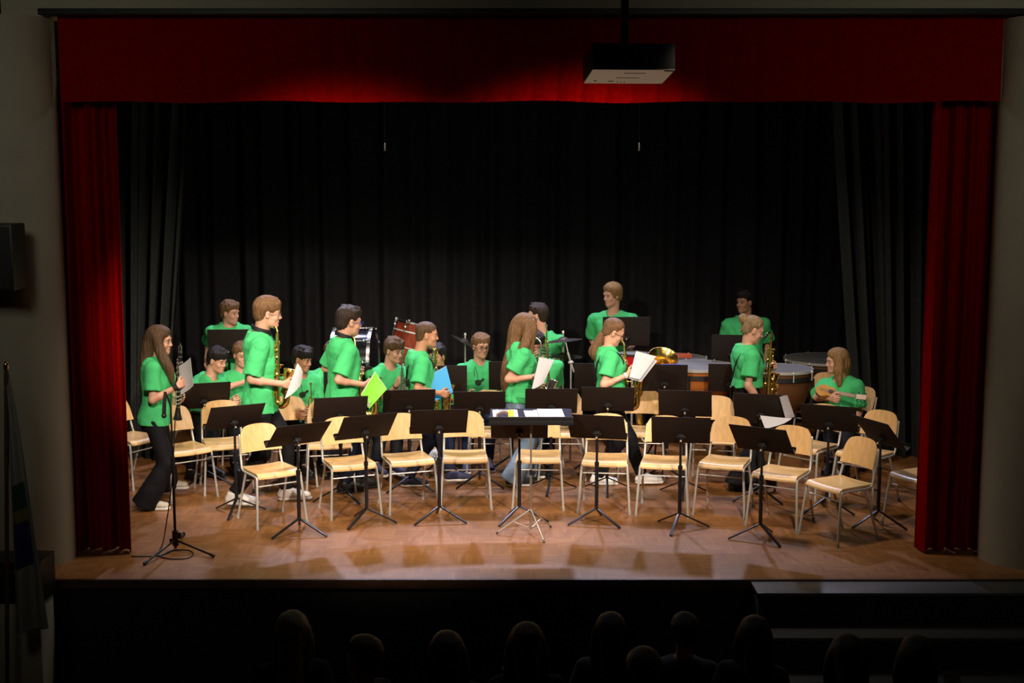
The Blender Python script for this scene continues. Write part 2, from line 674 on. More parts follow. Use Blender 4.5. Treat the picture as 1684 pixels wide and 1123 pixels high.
def sdf_obj(name, vf, m, parent, base, smooth_it=1):
    V, Fq = vf
    # one gentle relaxation pass
    for _ in range(smooth_it):
        a, b = Fq.ravel(), np.roll(Fq, -1, 1).ravel()
        n = np.bincount(a, minlength=len(V))
        acc = np.stack([np.bincount(a, weights=V[b, i], minlength=len(V)) for i in range(3)], 1)
        V = V * 0.5 + 0.5 * acc / np.maximum(n, 1)[:, None]
    me = bpy.data.meshes.new(name)
    V = V - np.array(base)
    me.vertices.add(len(V))
    me.vertices.foreach_set('co', V.astype(np.float32).ravel())
    me.loops.add(len(Fq) * 4)
    me.loops.foreach_set('vertex_index', Fq.astype(np.int32).ravel())
    me.polygons.add(len(Fq))
    me.polygons.foreach_set('loop_start', np.arange(0, len(Fq) * 4, 4, dtype=np.int32))
    me.polygons.foreach_set('use_smooth', np.ones(len(Fq), dtype=bool))
    me.materials.append(m)
    me.update(calc_edges=True)
    me.validate()
    o = bpy.data.objects.new(name, me)
    COL.objects.link(o)
    o.parent = parent
    return o, V, Fq


def folds(seed, amp, u, l, f, o, fine=1.0):
    rg = random.Random(seed)
    w = []
    for i in range(5):
        w.append((rg.uniform(14, 30) * fine, rg.uniform(-12, 12) * fine, rg.uniform(-16, 16) * fine, rg.uniform(0, 6.28), rg.uniform(.5, 1)))

    def fn(X, Y, Z):
        px, py, pz = X - o[0], Y - o[1], Z - o[2]
        a = px * l[0] + py * l[1] + pz * l[2]
        b = px * u[0] + py * u[1] + pz * u[2]
        c = px * f[0] + py * f[1] + pz * f[2]
        t = 0
        for (ka, kb, kc, ph, am) in w:
            s = np.sin(ka * a + kb * b + kc * c + ph + 1.6 * np.sin(6 * b + 5 * a + ph))
            t = t + am * (1 - 2 * np.sqrt(np.abs(s)))
        return amp * t / 2.2
    return fn


# ------------------------------------------------------------------ people
def skin(name, c):
    m = mat(name, c, 0.5, var=.06, scale=9, spec=.35)
    b = m.node_tree.nodes['Principled BSDF']
    b.inputs['Subsurface Weight'].default_value = 0.12
    b.inputs['Subsurface Radius'].default_value = (.012, .005, .003)
    b.inputs['Subsurface Scale'].default_value = 0.6
    return m


SKIN = {'fair': skin('fair_skin', (0.66, 0.36, 0.25)), 'tan': skin('tan_skin', (0.55, 0.28, 0.17)), 'pale': skin('pale_skin', (0.72, 0.44, 0.33))}


def hairmat(name, c):
    return mat(name, c, 0.48, var=.5, scale=9, stretch=(16, 16, 1.4), bump=.5, bscale=40, spec=.4)


HAIR = {'brown': hairmat('brown_hair', (0.10, 0.054, 0.025)), 'lightbrown': hairmat('light_brown_hair', (0.17, 0.088, 0.038)),
        'dark': hairmat('dark_brown_hair', (0.028, 0.016, 0.011)), 'blond': hairmat('dark_blond_hair', (0.30, 0.17, 0.06)),
        'black': hairmat('black_hair', (0.012, 0.009, 0.009)), 'ash': hairmat('ash_blond_hair', (0.26, 0.17, 0.09))}
M_EYEW = mat('eye_white', (0.50, 0.46, 0.44), 0.3)
M_IRIS = mat('dark_iris', (0.02, 0.012, 0.01), 0.15)
M_LIPS = mat('lips', (0.52, 0.17, 0.13), 0.45)
M_TROU = {'black': mat('black_trouser_cloth', (0.008, 0.008, 0.011), 0.8, spec=.2), 'navy': mat('navy_trouser_cloth', (0.010, 0.014, 0.034), 0.8, spec=.2),
          'jeans': mat('pale_blue_denim', (0.20, 0.30, 0.44), 0.85, var=.3, scale=6, bump=.2, bscale=60), 'grey': mat('dark_grey_cloth', (0.02, 0.02, 0.022), 0.8)}
M_SHOE = {'white': mat('white_leather', (0.78, 0.77, 0.76), 0.5), 'black': mat('black_leather', (0.012, 0.012, 0.012), 0.4), 'canvas': mat('black_canvas', (0.012, 0.012, 0.016), 0.8),
          'navy': mat('navy_suede', (0.025, 0.030, 0.085), 0.7), 'cream': mat('cream_leather', (0.55, 0.50, 0.42), 0.5)}
M_SOLE = mat('white_sole', (0.76, 0.75, 0.72), 0.6)
M_SOLEB = mat('dark_sole', (0.02, 0.02, 0.02), 0.7)
M_STRAP = mat('black_webbing', (0.008, 0.008, 0.010), 0.7)
M_FRAMEB = mat('dark_spectacle_frame', (0.01, 0.01, 0.012), 0.3)
M_FRAMEBL = mat('blue_spectacle_frame', (0.03, 0.05, 0.40), 0.3)
M_WHITECAST = mat('white_bandage', (0.78, 0.77, 0.76), 0.9, bump=.3, bscale=60)
M_DARKTOP = mat('dark_jersey', (0.012, 0.012, 0.014), 0.9)
A3 = np.array


def V3(v):
    return np.array((v[0], v[1], v[2]), float)


def nrm(v):
    return v / max(np.linalg.norm(v), 1e-9)


def ik(S, T, L1, L2, hint):
    d = T - S
    D = np.linalg.norm(d)
    D2 = min(max(D, abs(L1 - L2) + .02), (L1 + L2) * .997)
    u = nrm(d)
    T = S + u * D2
    a = (L1 * L1 - L2 * L2 + D2 * D2) / (2 * D2)
    hgt = math.sqrt(max(L1 * L1 - a * a, 0))
    p = hint - S
    p = p - u * (p @ u)
    return S + u * a + nrm(p) * hgt, T


def headframe(yaw, pitch, roll):
    Rm = Matrix.Rotation(R(yaw), 3, 'Z') @ Matrix.Rotation(R(pitch), 3, 'Y') @ Matrix.Rotation(R(roll), 3, 'X')
    return np.array(Rm)


def head_prims(S, C, Rh, s):
    P = lambda x, y, z: C + Rh @ (A3((x, y, z)) * s)
    S.ell(P(-.014, 0, .034), A3((.094, .074, .080)) * s, Rh, .02)
    S.ell(P(.018, 0, -.032), A3((.064, .056, .080)) * s, Rh, .03)
    S.cap(P(.030, .026, -.078), P(.055, 0, -.094), .022 * s, .020 * s, .03)
    S.cap(P(.030, -.026, -.078), P(.055, 0, -.094), .022 * s, .020 * s, .03)
    S.cap(P(.072, -.028, .016), P(.072, .028, .016), .012 * s, .012 * s, .02)
    S.ell(P(.088, .029, -.004), A3((.013, .014, .011)) * s, Rh, .014, 's')
    S.ell(P(.088, -.029, -.004), A3((.013, .014, .011)) * s, Rh, .014, 's')
    S.cap(P(.080, 0, .004), P(.097, 0, -.032), .006 * s, .0088 * s, .012)
    S.ell(P(.087, 0, -.038), A3((.009, .015, .008)) * s, Rh, .008)
    S.cap(P(.074, -.016, -.063), P(.074, .016, -.063), .009 * s, .009 * s, .010)
    for sg in (1, -1):
        S.ell(P(.055, sg * .036, -.035), A3((.018, .018, .020)) * s, Rh, .02)
        S.ell(P(-.006, sg * .076, -.010), A3((.017, .008, .030)) * s, Rh, .008)
        S.ell(P(.0, sg * .083, -.008), A3((.008, .005, .016)) * s, Rh, .006, 's')


def hair_cap(S, C, Rh, s, line, thick, fr):
    """skull cap of hair; line = [(forward, lowest up)] the hairline seen from the side"""
    ln = A3(line)

    def clipper(cx, cz):
        def clip(d, qf, ql, qu):
            an = np.arctan2(ql, qf + (cx + .016) * s)
            ub = np.interp(qf / s + cx, ln[:, 0], ln[:, 1]) * s - cz * s + (.005 * np.sin(an * 17 + thick * 900) + .003 * np.sin(an * 41)) * s
            ab = np.clip((qu - ub) / (.080 * s), 0, 1)
            d = d + (thick * .9 + .004) * (1 - ab * (2 - ab)) * s
            return np.maximum(d, (ub - qu) * 0.8)
        return clip
    S.ell(C + Rh @ (A3((-.016, 0, .042)) * s), A3((.100 + thick, .080 + thick, .078 + thick * fr)) * s, Rh, .012, 'u', clipper(-.016, .042))
    S.ell(C + Rh @ (A3((-.050, 0, -.020)) * s), A3((.058 + thick, .066 + thick * .8, .085)) * s, Rh, .02, 'u', clipper(-.050, -.020))


LINES = {
    'short': [(-.14, -.085), (-.075, -.080), (-.035, -.052), (-.012, .012), (.02, .0), (.030, -.015), (.042, .030), (.070, .052), (.14, .056)],
    'fringe': [(-.14, -.088), (-.075, -.082), (-.035, -.055), (-.012, .010), (.02, .002), (.034, -.015), (.046, .018), (.075, .034), (.14, .036)],
    'crop': [(-.14, -.078), (-.075, -.072), (-.035, -.050), (-.012, .016), (.02, .006), (.030, -.004), (.046, .036), (.070, .058), (.14, .062)],
    'bob': [(-.14, -.10), (-.06, -.10), (.02, -.095), (.036, -.06), (.050, .025), (.085, .060), (.14, .062)],
    'long': [(-.14, -.13), (-.06, -.13), (.02, -.12), (.036, -.07), (.052, .020), (.085, .062), (.14, .064)],
    'back': [(-.14, -.070), (-.07, -.060), (-.03, -.030), (-.014, .012), (.02, .010), (.036, .040), (.056, .070), (.085, .082), (.14, .084)],
}


def hand_prims(S, wr, d, nrm_palm, s, curl, side_up):
    """wrist point, direction, palm normal; side_up = direction of the thumb side"""
    d = nrm(d)
    t = nrm(side_up - d * (side_up @ d))
    n = nrm(nrm_palm - d * (nrm_palm @ d) - t * (nrm_palm @ t))
    Kn = []
    for i, off in enumerate((.030, .010, -.010, -.028)):
        kk = wr + d * (.088 - .004 * abs(i - 1)) * s + t * off * s
        Kn.append(kk)
        S.cap(wr + d * .012 * s + t * off * .6 * s, kk, .013 * s, .0115 * s, .012)
    L = [(.040, .024, .020), (.045, .028, .021), (.041, .026, .020), (.033, .020, .018)]
    for i in range(4):
        p = Kn[i]
        a = 0.0
        for j in range(3):
            a += R(curl[j] * (0.9 + .07 * i))
            dd = d * math.cos(a) + n * math.sin(a) + t * (.06 * (1.5 - i)) * (1 if j == 0 else 0)
            q = p + nrm(dd) * L[i][j] * s
            S.cap(p, q, (.0092 - .0008 * j) * s, (.0086 - .0008 * j) * s, .004)
            p = q
    p0 = wr + d * .025 * s + t * .022 * s
    p1 = wr + d * .052 * s + t * .050 * s + n * .018 * s
    p2 = p1 + nrm(d * .9 + t * .25 + n * .45) * .036 * s
    p3 = p2 + nrm(d * .95 - t * .05 + n * .35) * .028 * s
    S.chain([p0, p1, p2, p3], [.015 * s, .0115 * s, .0098 * s, .0085 * s], .008)


TORSO = [(-.14, .0, .078, .060), (-.06, -.008, .096, .074), (.04, -.008, .096, .072), (.26, .004, .080, .062), (.42, .006, .082, .062), (.64, .004, .097, .070), (.80, -.004, .104, .064), (.90, -.010, .088, .052), (1.0, -.010, .040, .036)]


def person(name, label, Y, h, pelvis, neck, yaw, head, hands, feet, hair, hcol='brown', sk='fair', trousers='black', shoe='white', seated=False, fem=False,
           ndy=0.0, hem=None, shirt=True, legw=1.0, flare=1.0, elbow=None, curl=None, extra=None, seed=0, sleeve=.74, glasses=None, top=None, loose=1.0, step=.0085, base_z=0.0, nprint=False,
           shdrop=(0, 0), ground=None, hscale=1.0):
    pel = V3(W(pelvis[0], 600, Y + (pelvis[1] if len(pelvis) > 1 else 0)))
    pel[2] = base_z + (.545 if seated else .50 * h)
    nb = V3(W(*neck[:2], Y + ndy))
    u = nrm(nb - pel)
    f0 = A3((math.cos(R(yaw)), math.sin(R(yaw)), 0))
    l = A3((-math.sin(R(yaw)), math.cos(R(yaw)), 0))
    l = nrm(l - u * (l @ u))
    f = np.cross(l, u)
    T = np.linalg.norm(nb - pel)
    base = A3((pel[0], pel[1], base_z)) if ground is None else V3(ground)
    root = thing(name, label, 'person', base)
    # ---- skeleton
    hs = h / 1.62 * (1.0 if h > 1.5 else 1.02)
    hs = (hs * .35 + .68) * hscale
    hyaw, hpitch, hroll = (list(head[3:]) + [0, 0, 0])[:3] if len(head) > 3 else (yaw, 0, 0)
    C = V3(W(head[0], head[1], Y + head[2]))
    Rh = headframe(hyaw, hpitch, hroll)
    sw = .116 * h * (.92 if fem else 1)
    Sh = {'R': nb - u * (.050 * h + shdrop[0]) - l * sw, 'L': nb - u * (.050 * h + shdrop[1]) + l * sw}
    L1, L2, HL = .172 * h, .150 * h, h / 1.68
    arms = {}
    for sd in 'RL':
        sg = -1 if sd == 'R' else 1
        hp = hands.get(sd)
        if hp is None:
            tgt = Sh[sd] - u * .30 * h + f * .02 * h + l * sg * .03 * h
            hc = tgt
        else:
            hc = V3(W(hp[0], hp[1], Y + hp[2]))
        hint = Sh[sd] - u * .25 * h - f * .12 * h + l * sg * .06 * h
        if elbow and elbow.get(sd):
            e = elbow[sd]
            hint = V3(W(e[0], e[1], Y + e[2]))
        wr = hc
        for _ in range(3):
            el, wr2 = ik(Sh[sd], wr, L1, L2, hint)
            wr = hc - nrm(hc - el) * .062 * HL
        el, wr = ik(Sh[sd], wr, L1, L2, hint)
        arms[sd] = (Sh[sd], el, wr, sg)
    hipj = {'R': pel - l * .056 * h, 'L': pel + l * .056 * h}
    LT, LS = .245 * h, .245 * h
    legs = {}
    for sd in 'RL':
        ft = feet.get(sd)
        if ft is None:
            continue
        px, py, fy, lift = (list(ft) + [yaw, 0.0][len(ft) - 2:])[:4]
        td = A3((math.cos(R(fy)), math.sin(R(fy)), 0))
        an = V3(G(px, py, base_z)) - td * .04 * h / 1.65 + A3((0, 0, .078 * h / 1.65 + lift))
        kn, an = ik(hipj[sd], an, LT, LS, hipj[sd] + (f + td) * .5 + A3((0, 0, .25 if seated else 0)))
        legs[sd] = (hipj[sd], kn, an, td)
    # ---- body: one continuous skin
    B = Sdf()
    st = [(t * T, cf * h, a * h * .9 * (.95 if fem else 1), b * h * .9) for (t, cf, a, b) in TORSO]
    B.torso(pel, f, l, u, st, -.12 * T, 1.0 * T, .03)
    B.cap(nb - u * .03 * h, C + Rh @ A3((-.034, 0, -.035)) * hs, .036 * h * (.88 if fem else 1), .036 * h * (.86 if fem else 1), .03)
    for sd, (S0, el, wr, sg) in arms.items():
        B.chain([nb - u * .048 * h + l * sg * .05 * h, S0 - u * .008 * h, el, wr], [.024 * h, .025 * h, .0195 * h, .0145 * h], .02)
        m = el + (wr - el) * .28
        B.cap(el + (S0 - el) * .05, m, .0195 * h, .0220 * h, .02)
        up = A3((0, 0, 1.0))
        if abs(nrm(wr - el)[2]) > .8:
            up = f
        cv = (curl or {}).get(sd, (42, 48, 28))
        hand_prims(B, wr, wr - el, -l * sg, HL, cv, up)
    for sd, (hj, kn, an, td) in legs.items():
        B.chain([hj, kn, an], [.050 * h, .034 * h, .021 * h], .02)
        B.cap(kn + (an - kn) * .15, kn + (an - kn) * .4, .030 * h, .030 * h, .02)
        B.cap(an, an + td * .1 * h - A3((0, 0, .035 * h)), .022 * h, .014 * h, .02)
    head_prims(B, C, Rh, hs)
    boxes = [(C - .15, C + .15)]
    for sd, (S0, el, wr, sg) in arms.items():
        hcn = wr + nrm(wr - el) * .08
        boxes.append((hcn - .10, hcn + .10))
    sdf_obj('body', B.mesh(.015 if step < .02 else .022, .0048 if step < .02 else .012, boxes), SKIN[sk], root, base)
    if hs and step < .02:
        for sg in (1, -1):
            e = MB()
            e.sphere(C + Rh @ (A3((.0738, sg * .029, -.004)) * hs), A3((.0100, .0120, .0048)) * hs, 12, Matrix(Rh.tolist()))
            eo = e.off(base).build('eye', M_EYEW, root)
            e = MB()
            e.sphere(C + Rh @ (A3((.0800, sg * .029, -.004)) * hs), A3((.0050, .0085, .0055)) * hs, 10, Matrix(Rh.tolist()))
            e.off(base).build('iris', M_IRIS, eo)
            e = MB()
            e.tube([C + Rh @ (A3((.0860, sg * .013, .0185)) * hs), C + Rh @ (A3((.0862, sg * .029, .0225)) * hs), C + Rh @ (A3((.0745, sg * .047, .0160)) * hs)], [.0022 * hs, .0027 * hs, .0015 * hs], 6)
            e.off(base).build('eyebrow', HAIR[hcol], root)
        e = MB()
        e.tube([C + Rh @ (A3((.074, -.022, -.065)) * hs), C + Rh @ (A3((.0815, -.010, -.063)) * hs), C + Rh @ (A3((.0825, 0, -.0635)) * hs), C + Rh @ (A3((.0815, .010, -.063)) * hs), C + Rh @ (A3((.074, .022, -.065)) * hs)],
               [.002, .0042, .0046, .0042, .002], 8)
        e.off(base).build('lips', M_LIPS, root)
        if glasses:
            e = MB()
            for sg in (1, -1):
                pts = []
                for k in range(16):
                    a = 2 * math.pi * k / 16
                    pts.append(C + Rh @ (A3((.096 - .010 * abs(math.sin(a)) * 0, sg * .031 + .0215 * math.copysign(abs(math.cos(a)) ** .6, math.cos(a)), -.006 + .0145 * math.copysign(abs(math.sin(a)) ** .6, math.sin(a)))) * hs))
                e.tube(pts, .0022, 6, closed=True)
                e.tube([C + Rh @ (A3((.096, sg * .054, -.002)) * hs), C + Rh @ (A3((.085, sg * .076, -.002)) * hs), C + Rh @ (A3((-.005, sg * .086, -.002)) * hs)], .0022, 6)
            e.tube([C + Rh @ (A3((.097, -.009, -.002)) * hs), C + Rh @ (A3((.100, 0, .001)) * hs), C + Rh @ (A3((.097, .009, -.002)) * hs)], .002, 6)
            tag(e.off(base).build('spectacles', glasses, root), 'blue spectacle frame' if glasses is M_FRAMEBL else 'dark spectacle frame', None)
    # ---- hair
    Hs = Sdf()
    style = hair[0]
    hair_cap(Hs, C, Rh, hs, LINES[style], hair[1] if len(hair) > 1 else .008, 1.3)
    hp = lambda x, y, z: C + Rh @ (A3((x, y, z)) * hs)
    if style in ('fringe', 'short') and step < .02:
        rg = random.Random(seed + 5)
        for k in range(10):
            a = R(-75 + 150 * k / 9)
            x0 = hp(-.01 + .085 * math.cos(a), .078 * math.sin(a), .085 + rg.uniform(-.01, .012))
            zz = LINES[style][-1][1] - .048 + rg.uniform(-.008, .008) + .012 * abs(math.sin(a))
            x1 = hp(-.006 + .090 * math.cos(a + rg.uniform(-.1, .1)), .083 * math.sin(a), zz + .038)
            Hs.cap(x0, x1, .015 * hs, .006 * hs, .014)
        for k in range(7):
            x0 = hp(rg.uniform(-.07, .04), rg.uniform(-.04, .04), .115)
            Hs.cap(x0, x0 + Rh @ A3((rg.uniform(.01, .04), rg.uniform(-.03, .03), rg.uniform(-.004, .010))), .016, .008, .014)
    for grp in hair[2:]:
        pts = []
        rs = []
        for q in grp:
            pts.append(hp(*q[1:4]) if q[0] == 'h' else V3(W(q[1], q[2], Y + q[3])))
            rs.append(q[4])
        pp = bez(pts, 4)
        rr = np.interp(np.linspace(0, len(rs) - 1, len(pp)), np.arange(len(rs)), rs)
        Hs.chain([V3(p) for p in pp], list(rr), .02)
    ph = seed * 1.7

    def hd(X, Y_, Z):
        px, py, pz = X - C[0], Y_ - C[1], Z - C[2]
        ang = np.arctan2(py, px)
        return .0020 * np.sin(ang * 30 + 2 * np.sin(pz * 14 + ph) + ph) + .0012 * np.sin(px * 140 + ph + pz * 20) * np.sin(py * 130 + pz * 16)
    sdf_obj('hair', Hs.mesh(.0055 if step < .02 else .014, None, (), hd), HAIR[hcol], root, base)
    # ---- shirt
    if shirt:
        S = Sdf()
        w = 1.0 * loose
        st2 = [(t * T, cf * h, (a * (.95 if fem else 1) + .006 + .007 * w) * h, (b + .004 + .007 * w) * h) for (t, cf, a, b) in TORSO]
        if not fem:
            st2 = [(t, cf, max(a, .102 * h) if t < .7 * T else a, max(b, .078 * h) if t < .7 * T else b) for (t, cf, a, b) in st2]
        if hem is None or hem < 0:
            st2 = [(t, cf, max(a, .102 * h) if t < .1 * T else a, max(b, .084 * h) if t < .1 * T else b) for (t, cf, a, b) in st2]
        h0 = (-.16 if hem is None else hem) * T
        st2 = [(h0 - .05, 0, st2[1][2], st2[1][3])] + [r for r in st2 if r[0] > h0]
        S.torso(pel, f, l, u, st2, h0, 1.0 * T, .02)
        if fem:
            for sg in (1, -1):
                S.ell(pel + u * .66 * T + f * .050 * h + l * sg * .040 * h, A3((.040, .040, .045)) * h, None, .03)
        for sd, (S0, el, wr, sg) in arms.items():
            e = S0 + (el - S0) * sleeve
            S.cap(nb - u * .040 * h + l * sg * .040 * h, S0 - u * .004 * h, .034 * h, .0355 * h, .03)
            S.flatcap(S0 - u * .004 * h, e, .0365 * h, .0425 * h * (.84 + .16 * w), .025)
        # hem hollow and neckline
        nk = nrm(C + Rh @ A3((-.03, 0, -.08)) * hs - nb)
        S.cap(nb - u * .012 * h + f * .016 * h, nb + nk * .08 * h, .043 * h, .048 * h, .008, 's')
        so, SV, SF = sdf_obj('t_shirt', S.mesh(step * .88, None, (), folds(seed, .0085, u, l, f, pel)), M_SHIRT if top is None else top, root, base)
        if nprint:
            shirt_print(root, SV, SF, pel - base, u, l, f, T, h)
    # ---- trousers, shoes
    if trousers:
        Q = Sdf()
        Q.torso(pel, f, l, u, [(-.2 * T, -.006 * h, .080 * h, .062 * h), (.0, -.008 * h, .094 * h, .068 * h), (.18 * T, 0, .088 * h, .066 * h), (.30 * T, 0, .082 * h, .064 * h), (.42 * T, 0, .080 * h, .063 * h)], -.16 * T, max(.16, (hem if hem is not None else 0) + .08) * T, .02)
        for sd, (hj, kn, an, td) in legs.items():
            Q.cap(hj, kn, .050 * h, .041 * h * legw, .02)
            Q.flatcap(kn, an + nrm(an - kn) * (-.022 if flare <= 1 else .035), .041 * h * legw, .031 * h * legw * flare, .02)
        sdf_obj('trousers', Q.mesh(step * 1.3, None, (), folds(seed + 3, .004, u, l, f, pel)), M_TROU[trousers], root, base)
        for sd, (hj, kn, an, td) in legs.items():
            make_shoe(root, base, an, td, h, shoe, sd)
    if extra:
        extra(root, base, dict(pel=pel, nb=nb, u=u, l=l, f=f, T=T, h=h, arms=arms, C=C, Rh=Rh, hs=hs, Y=Y))
    return root


def make_shoe(root, base, an, td, h, kind, sd):
    k = h / 1.65 * 1.08
    z0 = an[2] - .078 * h / 1.65
    heel = A3((an[0], an[1], z0)) - td * .055 * k
    lat = A3((-td[1], td[0], 0))
    S = Sdf()
    P = lambda a, b, c: heel + td * a * k + lat * b * k + A3((0, 0, c * k))
    S.cap(P(.03, 0, .040), P(.055, 0, .085), .036 * k, .036 * k, .02)
    S.cap(P(.05, 0, .075), P(.17, 0, .040), .036 * k, .034 * k, .03)
    S.cap(P(.03, 0, .035), P(.215, .004, .030), .036 * k, .036 * k, .02)
    S.plane(P(0, 0, .022 if kind != 'black' else .014), A3((0, 0, -1.)))
    S.plane(P(0, 0, .098), A3((0, 0, 1.)))
    o, _, _ = sdf_obj('shoe', S.mesh(.009), M_SHOE[kind], root, base)
    D = Sdf()
    D.cap(P(.03, 0, .012), P(.218, .004, .012), .040 * k, .041 * k, .02)
    D.plane(P(0, 0, .026 if kind != 'black' else .017), A3((0, 0, 1.)))
    D.plane(P(0, 0, .001), A3((0, 0, -1.)))
    sdf_obj('sole', D.mesh(.009), M_SOLEB if kind == 'black' else M_SOLE, o, base)
    if kind in ('white', 'navy', 'canvas'):
        m = MB()
        for i in range(4):
            a = .085 + .022 * i
            c = .112 - .017 * i
            m.tube([P(a, -.022, c - .012), P(a + .003, 0, c), P(a, .022, c - .012)], .0035, 6)
        m.v = [v - Vector(base) for v in m.v]
        m.build('laces', M_SOLE, o)


def shirt_print(root, SV, SF, pel, u, l, f, T, h):
    bv = BVHTree.FromPolygons([Vector(v) for v in SV], [tuple(q) for q in SF])
    mb = MB()

    def proj(a, b):
        a = a - .03
        p = Vector(pel + u * b + l * a + f * .5)
        hit = bv.ray_cast(p, Vector(-f))
        return (hit[0] if hit[0] is not None else Vector(pel + u * b + l * a + f * .1)) + Vector(f) * .003

    def patch(fn, nx, ny):
        vs = [proj(*fn(i / nx, j / ny)) for i in range(nx + 1) for j in range(ny + 1)]
        fs = [(i * (ny + 1) + j, i * (ny + 1) + j + 1, (i + 1) * (ny + 1) + j + 1, (i + 1) * (ny + 1) + j) for i in range(nx) for j in range(ny)]
        mb.add(vs, fs)
    c0 = .58 * T
    # round body of the fruit with a leaf to one side
    patch(lambda a, b: ((.003 + .034 * b * math.cos(2 * math.pi * a)) , c0 + (.038 if math.sin(2 * math.pi * a) < 0 else .024) * b * math.sin(2 * math.pi * a)), 20, 4)
    patch(lambda a, b: (.025 + .050 * a, c0 + .012 + .022 * a + (b - .5) * .030 * math.sin(math.pi * min(1, a + .12))), 8, 4)
    # thin stem bent into a loop
    ps = bez([(.01, c0 + .02), (-.002, c0 + .09), (.018, c0 + .155), (.034, c0 + .11), (.028, c0 + .06)], 6) if False else None
    pts = [(.0, .02), (.004, .07), (.012, .115), (.022, .150), (.032, .125), (.036, .09), (.030, .055)]
    mb.tube([proj(-a, c0 + b) for a, b in pts], .0028, 6)
    # a line of handwriting under it
    for row, (x0, x1, zz) in enumerate(((-.055, .05, -.062), (-.02, .055, -.082))):
        q = [proj(x0 + (x1 - x0) * i / 26, c0 + zz + .004 * math.sin(i * 2.1) + .003 * math.sin(i * .9)) for i in range(27)]
        mb.tube(q, .0009, 5)
    tag(mb.build('shirt_print', M_SHIRTINK, root), 'black fruit drawing with a looped stem on the chest', None)


# ------------------------------------------------------------------ chairs
def make_chair():
    t = thing('wooden_chair', 'x', 'chair')
    # seat: moulded plywood with a rolled front edge
    def seat(u, v, dz=0):
        x = (u - .5) * 2
        y = .19 - .39 * v
        wdt = .185 + .008 * v
        z = .452 - .010 * (1 - x * x) * math.sin(math.pi * min(1, v * 1.1)) + .006 * x * x
        if v > .86:
            k = (v - .86) / .14
            z -= .030 * k * k
            y += .012 * k * k
        if v < .1:
            wdt -= .02 * (1 - v / .1) ** 2
        return Vector((x * wdt, y, z + dz))
    m = MB()
    n = 14
    top = [seat(i / n, j / n) for i in range(n + 1) for j in range(n + 1)]
    bot = [seat(i / n, j / n, -.013) for i in range(n + 1) for j in range(n + 1)]
    plate(m, top, bot, n)
    m.build('seat', M_PLYSEAT, t)
    def back(u, v, th=0):
        x = (u - .5) * 2
        wdt = .186 - .012 * v
        arch = .226 - .024 * x * x - .036 * abs(x) ** 7
        z = .572 + arch * v + .0 * x
        yy = .205 + .055 * v - .030 * (1 - x * x) * -1
        return Vector((x * wdt * (1 - .06 * max(0, v - .75) / .25 * abs(x) ** 3), yy - .03 + th, z))
    m = MB()
    top = [back(i / n, j / n, -.006) for i in range(n + 1) for j in range(n + 1)]
    bot = [back(i / n, j / n, .006) for i in range(n + 1) for j in range(n + 1)]
    plate(m, bot, top, n)
    m.build('backrest', M_PLY, t)
    fr = MB()
    for s in (-1, 1):
        p = bez([(s * .193, -.150, .425), (s * .190, -.05, .428), (s * .186, .11, .428), (s * .184, .165, .440), (s * .182, .192, .50), (s * .176, .222, .62), (s * .170, .243, .715)], 5)
        fr.tube(p, .0105, 10)
        fr.sphere((s * .170, .243, .715), .0105, 8)
    fr.tube([(-.190, -.145, .345), (.190, -.145, .345)], .006, 8)
    fr.tube([(-.188, .13, .345), (.188, .13, .345)], .006, 8)
    fr.build('frame', M_CHROME, t)
    for s in (-1, 1):
        l = MB()
        l.tube(bez([(s * .190, -.10, .428), (s * .193, -.150, .420), (s * .198, -.172, .385), (s * .222, -.215, .022)], 5), .0105, 10)
        lo = l.build('leg', M_CHROME, t)
        c = MB()
        c.tube([(s * .2235, -.2175, .0), (s * .222, -.215, .03)], .0135, 10)
        c.build('foot_cap', M_RUBBER, lo)
        l = MB()
        l.tube(bez([(s * .187, .06, .428), (s * .188, .085, .415), (s * .19, .10, .38), (s * .205, .235, .022)], 5), .0105, 10)
        lo = l.build('leg', M_CHROME, t)
        c = MB()
        c.tube([(s * .206, .237, .0), (s * .205, .235, .03)], .0135, 10)
        c.build('foot_cap', M_RUBBER, lo)
    return t


def plate(m, top, bot, n):
    k = n + 1
    N = k * k
    vs = top + bot
    fs = []
    for i in range(n):
        for j in range(n):
            q = (i * k + j, i * k + j + 1, (i + 1) * k + j + 1, (i + 1) * k + j)
            fs.append(q[::-1])
            fs.append(tuple(x + N for x in q))
    rim = [i * k for i in range(k)] + [n * k + j for j in range(1, k)] + [i * k + n for i in range(n - 1, -1, -1)] + [j for j in range(n - 1, 0, -1)]
    for a, b in zip(rim, rim[1:] + rim[:1]):
        fs.append((a, b, b + N, a + N))
    m.add(vs, fs)


